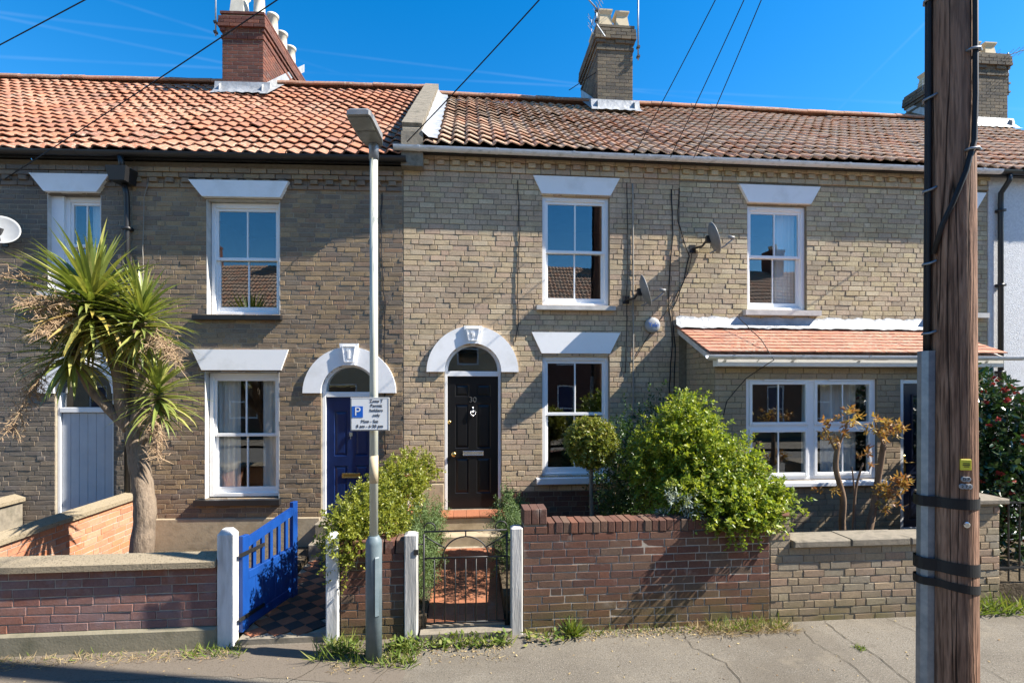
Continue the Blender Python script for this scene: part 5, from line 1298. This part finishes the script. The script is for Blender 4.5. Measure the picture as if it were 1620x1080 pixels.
yagi('tv_aerial', (3.60, FY+2.95, 9.3), 2.0, (-.8,.2,.1), 1.0, 'tall aerial mast on right side of the sooty chimney', 8)
ya = yagi('tv_aerial', (2.66, FY+2.8, 9.9), .32, (.35,-.25,1.0), 1.1, 'long yagi aerial pointing up in front of the square chimney pots', 14, refl=True)
MB().tube([(0,0,.32),(-.22,0,.55),(-.22,0,1.4)], .016, 8).build('cranked_mast', M['steel'], ya, True)
yagi('tv_aerial', (ex(11.4)+10.6, FY+3.9, 8.6), 1.35, (.8,-.2,.35), 1.3, 'thin aerial on slim mast left of the far right chimney', 12, el=.24)
yagi('tv_aerial', (12.62, FY+3.3, 9.2), 1.0, (.9,-.3,.25), 1.1, 'wide aerial on the right side of the far right chimney', 8, el=.5)
MB().tube([(0,0,0),(.18,0,-.25)], .012, 6).build('arm', M['steel'], ya)

# ================================================================== PLANTS
G = np.random.default_rng(11)
def stem_tubes(parent, paths, mat, name='stem', n=8):
    for (pts, r0, r1) in paths:
        rr = [r0+(r1-r0)*i/(len(pts)-1) for i in range(len(pts))]; MB().tube(pts, rr, n).build(name, mat, parent, True)

# ---- cabbage palm
cp_ = empty('cabbage_palm', (-3.74, 6.10, .08), 0, 'cabbage palm with several spiky heads and dry flower sprays', 'palm tree')
b0 = Vector((-3.74, 6.10, .08))
def P(x, z, y=6.10): return Vector((x, y, z)) - b0
def smooth(pts, n=5):
    out = []; pts = [Vector(p) for p in pts]
    for i in range(len(pts)-1):
        p0, p1, p2, p3 = pts[max(i-1,0)], pts[i], pts[i+1], pts[min(i+2, len(pts)-1)]
        for k in range(n):
            t = k/n; out.append(.5*((2*p1)+(-p0+p2)*t+(2*p0-5*p1+4*p2-p3)*t*t+(-p0+3*p1-3*p2+p3)*t**3))
    out.append(pts[-1]); return out
heads = [(P(-4.12, 3.26, 5.95), .80, 270, .0), (P(-3.57, 3.10, 5.9), .58, 190, .0), (P(-3.34, 2.30, 5.8), .52, 140, .0), (P(-4.36, 2.82, 6.0), .66, 170, .0), (P(-3.90, 2.95, 6.15), .55, 60, .0)]
tr = smooth([P(-3.74,.06), P(-3.70,.5), P(-3.66,.95), P(-3.69,1.3), P(-3.76,1.72), P(-3.79,1.95)])
def ringed(pts, r0, r1, mat, seed):
    r_ = random.Random(seed); rr = [(r0+(r1-r0)*i/(len(pts)-1))*(1+r_.uniform(-.05,.05)) for i in range(len(pts))]; return MB().tube(pts, rr, 14).build('trunk', mat, cp_, True)
ringed(tr, .125, .09, M['bark'], 1)
ringed(smooth([P(-3.80,1.90), P(-3.90,2.2), P(-3.93,2.5), P(-4.03,2.8), heads[0][0]]), .085, .06, M['bark'], 2)
ringed(smooth([P(-3.77,1.85), P(-3.70,2.15), P(-3.66,2.45), P(-3.62,2.7), heads[1][0]]), .085, .055, M['bark'], 3)
ringed(smooth([P(-3.72,1.75), P(-3.60,1.9), P(-3.46,2.05), heads[2][0]]), .06, .045, M['bark'], 4)
ringed(smooth([P(-3.82,1.9), P(-4.05,2.15), P(-4.25,2.4), heads[3][0]]), .06, .05, M['bark'], 5)
ringed(smooth([P(-3.82,2.1,6.12), P(-3.88,2.5,6.25), heads[4][0]]), .05, .045, M['bark'], 6)
def sword(el, L, W, droop, mat):
    n = 7; V = []; F = []; x = z = 0.0; a = el; st_ = L/n
    for i in range(n+1):
        t = i/n; wd = W*(.55+.9*t if t < .35 else (1-t)/.65*.865+.0)/ .865*.5 if t < 1 else .001
        wd = W*.5*min(.6+1.6*t, 1.0)*(1-max(0, (t-.4)/.6)**1.4)+.0008
        V += [(x, -wd, z+wd*.35), (x, 0, z), (x, wd, z+wd*.35)]
        a -= droop*(t**1.5)/n*2.2; x += math.cos(a)*st_; z += math.sin(a)*st_
    for i in range(n): F += [(3*i, 3*i+3, 3*i+4, 3*i+1), (3*i+1, 3*i+4, 3*i+5, 3*i+2)]
    return MB().add(V, F).mesh('leaf', mat)
bins = {}
def leafmesh(el, old):
    k = (round(el/ R(10)), old, rng.randrange(3))
    if k not in bins:
        e = k[0]*R(10); dr_ = (.25+.5*k[2]/2)*(.6 if e > .9 else 1.0) * (1.3 if old else 1)
        if e < -.3: dr_ = min(dr_, .9*(e+PI/2))
        bins[k] = sword(e, 1.0, .072, dr_, M['cordold'] if old else M['cordleaf'])
    return bins[k]
cnt = 0; extra = MB()
for hi, (c, L, n, lean) in enumerate(heads):
    for i in range(n):
        u = (i+.5)/n; el = math.asin(max(-.97, min(.99, 1.0-1.78*u**1.0))) + rng.gauss(0,.08)
        old = el < -.1 and rng.random() < .6 or el < -.6
        az = i*2.39996+rng.uniform(-.25,.25); ll = L*rng.uniform(.78,1.1)*(1.0 if el > -.5 else .85)
        me = leafmesh(el, old); off = c + Vector((0,0,.02*(1-u)*8-.18*u))
        if cnt < 295 and i % 2 == 0 or (hi == 0 and cnt < 295):
            o = obj('leaf', me, cp_, tuple(off), (rng.gauss(0,.05), lean*.3, az)); o.scale = (ll, ll, ll); cnt += 1
        else:
            m_ = Matrix.Translation(off) @ Euler((0,0,az)).to_matrix().to_4x4() @ Matrix.Scale(ll, 4)
            extra.add([tuple(m_ @ v.co) for v in me.vertices], [tuple(p.vertices) for p in me.polygons], rng.random()+.001)
if extra.v: tag(extra.build('far_leaves', M['cordleaf'], cp_), kind='stuff')
def panicle(c, d, L, n, seed):
    r_ = random.Random(seed); m = MB(); d = Vector(d).normalized()
    ax = [Vector(c)+d*(L*t)+Vector((0,0,-.35*L*t*t)) for t in (0,.2,.4,.6,.8,1.0)]
    m.tube(ax, [.012,.010,.008,.006,.004,.002], 5, rnd=.5)
    for k in range(n):
        t = r_.uniform(.15,1); i = min(int(t*5), 4); p = ax[i].lerp(ax[i+1], t*5-i)
        bd = (d*.5+Vector((r_.gauss(0,.7), r_.gauss(0,.7), r_.gauss(-.25,.5)))).normalized(); bl = L*.42*r_.uniform(.4,1)*(1.15-t*.5)
        q = p+bd*bl*.5+Vector((0,0,-.01)); e = p+bd*bl+Vector((0,0,-.10*bl-.02)); m.tube([p,q,e], [.004,.003,.0015], 3, False, r_.random()+.001)
        for j in range(7):
            s_ = q.lerp(e, r_.uniform(-.6,1)); f_ = s_+Vector((r_.gauss(0,.045), r_.gauss(0,.045), r_.gauss(-.02,.04))); m.tube([s_,f_], [.0035,.002], 3, False, r_.random()+.001)
    m.build('flower_spray', M['panicle'], cp_)
panicle(heads[0][0]+Vector((.0,-.2,.0)), (-.3,-.75,.15), .5, 60, 1); panicle(heads[0][0]+Vector((-.05,-.15,-.1)), (.05,-.7,-.1), .5, 55, 5)
panicle(heads[1][0]+Vector((.05,-.1,-.1)), (.9,-.4,-.25), .55, 60, 2); panicle(heads[2][0]+Vector((.0,-.1,-.1)), (.35,-.45,-.8), .45, 45, 3)
panicle(heads[3][0]+Vector((-.1,-.1,-.1)), (-.45,-.3,-.9), .65, 55, 4); panicle(heads[0][0]+Vector((-.25,0,.2)), (-.85,-.1,.45), .75, 22, 6)

# ---- golden hedge between the paths
hg = empty('golden_hedge', (-.95, 5.4, .1), 0, 'golden green privet bush spilling over the wall behind lamp post', 'bush')
o_ = Vector((-.95, 5.4, .1))
def rel(o0, c): return tuple(Vector(c)-o0)
bl = [(rel(o_,(-1.15,5.15,.92)),(.27,.26,.26),320), (rel(o_,(-1.02,5.5,1.05)),(.31,.34,.27),360), (rel(o_,(-.84,5.95,1.18)),(.31,.38,.26),340), (rel(o_,(-.70,6.4,1.33)),(.29,.36,.22),260), (rel(o_,(-1.12,4.95,.80)),(.20,.14,.22),180), (rel(o_,(-.78,5.2,1.0)),(.14,.2,.14),90)]
foliage(hg, 'foliage', sprays(G, bl, (.034,.020), 16, .15, .45, .55), M['leafP'])
stem_tubes(hg, [([rel(o_,(-.98+.1*k,5.3+.3*k,.05)), rel(o_,(-1.0+.08*k,5.3+.32*k,.6)), rel(o_,(-1.05+.1*k,5.25+.35*k,1.1))], .02, .008) for k in range(4)], M['stem'])
# ---- bay lollipop
o_ = Vector((1.50, 6.05, .27)); by = empty('bay_tree', tuple(o_), 0, 'clipped round bay tree on a bare stem before the lower window', 'tree')
stem_tubes(by, [([(0,0,0),(.01,0,.4),(-.005,.0,.8),(0,0,1.25)], .028, .022)], M['bark'], 'trunk')
foliage(by, 'crown', sprays(G, [((0,0,1.44),(.265,.265,.275),800), ((0,0,1.40),(.22,.22,.24),260)], (.040,.018), 12, .075, .25, .35, .25, (.75,1.0), None, .25), M['leafbay'])
# ---- big shrub
o_ = Vector((2.65, 5.6, .27)); bs_ = empty('large_shrub', tuple(o_), 0, 'big bright green leafy shrub leaning over the dark brick wall', 'shrub')
bl = [(rel(o_,(2.52,5.7,1.70)),(.46,.42,.44),620), (rel(o_,(2.22,5.75,1.42)),(.40,.40,.46),360), (rel(o_,(2.90,5.5,1.42)),(.42,.40,.38),480), (rel(o_,(2.62,5.22,1.22)),(.46,.36,.34),480), (rel(o_,(3.0,5.15,1.15)),(.32,.30,.25),380), (rel(o_,(2.36,5.25,1.12)),(.30,.34,.28),240), (rel(o_,(2.75,4.93,1.06)),(.36,.17,.15),300), (rel(o_,(2.62,5.8,2.02)),(.22,.24,.26),150), (rel(o_,(3.22,5.15,1.18)),(.20,.24,.17),120)]
foliage(bs_, 'foliage', sprays(G, bl, (.045,.027), 14, .17, .40, .55), M['leafY'])
stem_tubes(bs_, [([(0,0,0),(-.15+.12*k,-.05,.6),(-.5+.28*k,.1-.12*k,1.2)], .03, .01) for k in range(5)], M['stem'])
o_ = Vector((2.0, 6.6, .27)); bk = empty('dark_shrub', tuple(o_), 0, 'dark green climbing shrub against the house wall behind the bright shrub', 'shrub')
bl = [(rel(o_,(2.05,6.55,1.2)),(.34,.42,.75),330), (rel(o_,(2.6,6.8,1.5)),(.55,.42,.75),360), (rel(o_,(3.05,6.9,1.4)),(.4,.35,.7),200), (rel(o_,(1.95,6.2,.75)),(.3,.4,.42),180)]
foliage(bk, 'foliage', sprays(G, bl, (.048,.026), 12, .24, .35, .6), M['leafdark'])
stem_tubes(bk, [([(0,0,0),(.1,.05,.6),(.3,.1,1.2)], .02, .008), ([(0.05,0,0),(-.05,.05,.5),(.0,.0,1.1)], .02, .008)], M['stem'])
o_ = Vector((2.2, 5.35, .5)); gy_ = empty('grey_leaved_plant', tuple(o_), 0, 'small silvery grey plant in front of the bright shrub', 'plant')
foliage(gy_, 'foliage', sprays(G, [(rel(o_,(2.18,5.05,1.17)),(.16,.10,.12),40)], (.055,.014), 12, .16, .5, .7), M['leafgrey'])
stem_tubes(gy_, [([(0,0,-.2),(.0,-.15,.3),(-.02,-.3,.66)], .010, .004)], M['stem'])
# ---- stag's-horn like copper shrub
o_ = Vector((4.42, 5.55, .22)); rh = empty('copper_leaved_shrub', tuple(o_), 0, 'pruned bare stemmed shrub with young copper leaves before the double window', 'shrub')
def R2(x, z, y=5.55): return tuple(Vector((x,y,z))-o_)
stem_tubes(rh, [(smooth([R2(4.45,.2),R2(4.36,.75),R2(4.33,1.1,5.5),R2(4.24,1.45,5.5),R2(4.27,1.72,5.5)]), .040, .026), (smooth([R2(4.52,.2),R2(4.68,.65),R2(4.80,1.0,5.6),R2(4.86,1.35,5.6),R2(4.88,1.72,5.55)]), .042, .03),
               (smooth([R2(4.47,.25),R2(4.50,.8),R2(4.53,1.2),R2(4.62,1.5)]), .018, .01), (smooth([R2(4.5,.3),R2(4.52,1.0),R2(4.48,1.45)]), .014, .007), (smooth([R2(4.25,1.62,5.5),R2(4.15,1.82,5.5),R2(4.08,1.92,5.5)]), .014, .006), (smooth([R2(4.27,1.68,5.5),R2(4.36,1.9,5.5),R2(4.40,2.05,5.5)]), .013, .005), (smooth([R2(4.88,1.68),R2(4.95,1.88),R2(5.05,1.95)]), .014, .005), (smooth([R2(4.87,1.7),R2(4.80,1.9),R2(4.76,2.0)]), .013, .005)], M['stem'])
bl = [(R2(4.10,1.92,5.5),(.07,.07,.06),7), (R2(4.40,2.05,5.5),(.08,.07,.07),9), (R2(4.30,1.82,5.5),(.08,.08,.06),5), (R2(4.85,1.95),(.13,.10,.08),14), (R2(5.05,1.92),(.08,.07,.05),6), (R2(4.66,1.55),(.06,.06,.06),4), (R2(4.95,1.22,5.5),(.13,.10,.09),14), (R2(5.06,1.30,5.5),(.06,.06,.06),5), (R2(4.85,1.05,5.5),(.07,.07,.08),8), (R2(4.12,1.2,5.5),(.05,.05,.04),3)]
foliage(rh, 'foliage', sprays(G, bl, (.072,.026), 10, .13, .05, .9, .2, (.2,1)), M['leafrhus'])
# ---- camellia
o_ = Vector((6.6, 5.95, .12)); cm = empty('camellia_bush', tuple(o_), 0, 'glossy dark camellia bush with red flowers right of the pole', 'bush')
bl = [(rel(o_,(6.55,5.9,1.65)),(.52,.45,.85),420), (rel(o_,(7.0,6.0,1.35)),(.6,.5,1.0),420), (rel(o_,(6.45,5.8,.95)),(.45,.4,.55),200), (rel(o_,(7.4,6.1,1.0)),(.5,.5,.8),200)]
foliage(cm, 'foliage', sprays(G, bl, (.085,.046), 9, .2, .35, .6), M['leafcam'])
fb = []
for (c_, rad_, n_) in bl[:2]:
    d_ = unit(G.normal(size=(60,3))); d_[:,1] = -np.abs(d_[:,1]); pts_ = np.array(c_)+d_*np.array(rad_)*1.02; fb.append(pts_)
pts_ = np.concatenate(fb); n_ = len(pts_); Pp = np.repeat(pts_, 8, 0); Dd = unit(G.normal(size=Pp.shape)+np.array([0,-.5,.2])); Ss = unit(np.cross(Dd, G.normal(size=Pp.shape)))
v_, f_ = leaf_arrays(Pp, Dd, Ss, np.full(len(Pp), .040), np.full(len(Pp), .034)); foliage(cm, 'flowers', (v_, f_, np.repeat(np.repeat(G.random(n_)*.98+.01, 8), 2)), M['petal'])
stem_tubes(cm, [([(0,0,0),(-.05,0,.5),(-.1,-.05,1.2)], .03, .012), ([(.05,0,0),(.2,0,.5),(.4,.05,1.2)], .03, .012)], M['stem'])
# ---- rosemary on both sides of the red path
def rosemary(loc, label, blobs, n):
    o_ = Vector(loc); t = empty('rosemary_bush', loc, 0, label, 'plant', 'rosemary beside the red path')
    foliage(t, 'foliage', sprays(G, [(rel(o_, c), r_, int(k*n)) for (c, r_, k) in blobs], (.034,.009), 26, .22, 1.1, .45), M['leafros'])
    stem_tubes(t, [([(0,0,0),(.02*k,.05*k,.2)], .01, .005) for k in range(3)], M['stem'])
rosemary((-.55,5.9,.12), 'feathery green rosemary bush left of the red path', [((-.56,5.4,.45),(.15,.30,.34),1), ((-.54,5.9,.55),(.17,.35,.36),1), ((-.52,6.4,.62),(.17,.3,.3),.8)], 330)
rosemary((.50,6.0,.28), 'feathery green rosemary bush right of the red path by the pale post', [((.50,5.6,.66),(.13,.30,.30),.9), ((.52,6.1,.78),(.15,.3,.28),.9)], 260)

# ================================================================== WEEDS AND LITTER
def tuft(name, arr, mat, label=None, cat_='weeds'): return tag(obj(name, npmesh(name, arr[0], arr[1], mat, arr[2])), label, cat_, None, 'stuff')
green = [grass_arrays(G, 110, (-4.6,-2.2), (4.70,4.84), 0, .09, .006), grass_arrays(G, 130, (-2.5,-2.0), (4.66,4.84), 0, .12, .008), grass_arrays(G, 170, (-1.35,-1.05), (4.5,4.83), 0, .20, .009), grass_arrays(G, 160, (-1.05,-.8), (4.4,4.8), 0, .14, .008),
         grass_arrays(G, 200, (-.62,.42), (4.62,4.80), 0, .13, .012), grass_arrays(G, 260, (-.75,-.45), (4.35,4.75), 0, .12, .010), grass_arrays(G, 240, (.55,3.0), (4.74,4.86), 0, .10, .007), grass_arrays(G, 160, (.95,1.05), (4.76,4.84), 0, .22, .010), grass_arrays(G, 220, (2.4,3.15), (4.70,4.86), 0, .16, .007), grass_arrays(G, 60, (3.53,3.6), (4.28,4.36), 0, .05, .006), grass_arrays(G, 260, (5.2,5.9), (4.8,5.05), 0, .22, .012)]
tuft('weeds', cat(*green), M['grass'], 'green weeds and grass growing along the foot of the walls')
P_ = []
for (x0, x1, n) in ((-.55,.40,150), (-1.2,-1.0,60), (-.7,-.5,90), (.55,.9,50)):
    k = n; pp = np.stack([G.uniform(x0,x1,k), G.uniform(4.62,4.80,k), G.uniform(.01,.07,k)], 1); dd = unit(np.stack([G.normal(0,1,k), G.normal(-.3,.8,k), G.uniform(.1,.9,k)], 1)); ss = unit(np.cross(dd, np.array([0,0,1.])+G.normal(size=(k,3))*.3))
    v_, f_ = leaf_arrays(pp, dd, ss, G.uniform(.03,.075,k), G.uniform(.018,.036,k)); P_.append((v_, f_, np.repeat(G.random(k)*.98+.01, 2)))
tuft('broad_weeds', cat(*P_), M['grass'], 'broad leaved green weeds before the iron gate')
dry = [grass_arrays(G, 700, (-4.6,-2.1), (4.62,4.82), .002, .09, .004, 1.6), grass_arrays(G, 900, (2.2,3.2), (4.64,4.86), .002, .15, .004, 1.4), grass_arrays(G, 300, (.55,2.2), (4.70,4.86), .002, .07, .004, 1.6), grass_arrays(G, 200, (-.7,.3), (4.4,4.75), .002, .06, .004, 2), grass_arrays(G, 150, (-1.2,-.9), (4.3,4.7), .002, .07, .004, 2)]
tuft('dry_grass', cat(*dry), M['straw'], 'straw coloured dead grass along the pavement edge')
k = 420; pp = np.concatenate([np.stack([G.uniform(.55,2.3,k), 4.86-np.abs(G.normal(0,.10,k)), np.full(k,.006)], 1), np.stack([G.uniform(-.75,.4,260), 4.72-np.abs(G.normal(0,.13,260)), np.full(260,.006)], 1), np.stack([G.uniform(-4.6,6,220), G.uniform(3.6,4.8,220), np.full(220,.005)], 1)])
dd = unit(np.stack([G.normal(size=len(pp)), G.normal(size=len(pp)), np.abs(G.normal(0,.25,len(pp)))], 1)); ss = unit(np.cross(dd, np.array([0,0,1.])+G.normal(size=(len(pp),3))*.35))
v_, f_ = leaf_arrays(pp, dd, ss, G.uniform(.010,.030,len(pp)), G.uniform(.007,.018,len(pp))); tuft('leaf_litter', (v_, f_, np.repeat(G.random(len(pp))*.98+.01, 2)), M['straw'], 'small dry leaves scattered over the pavement', 'leaf litter')
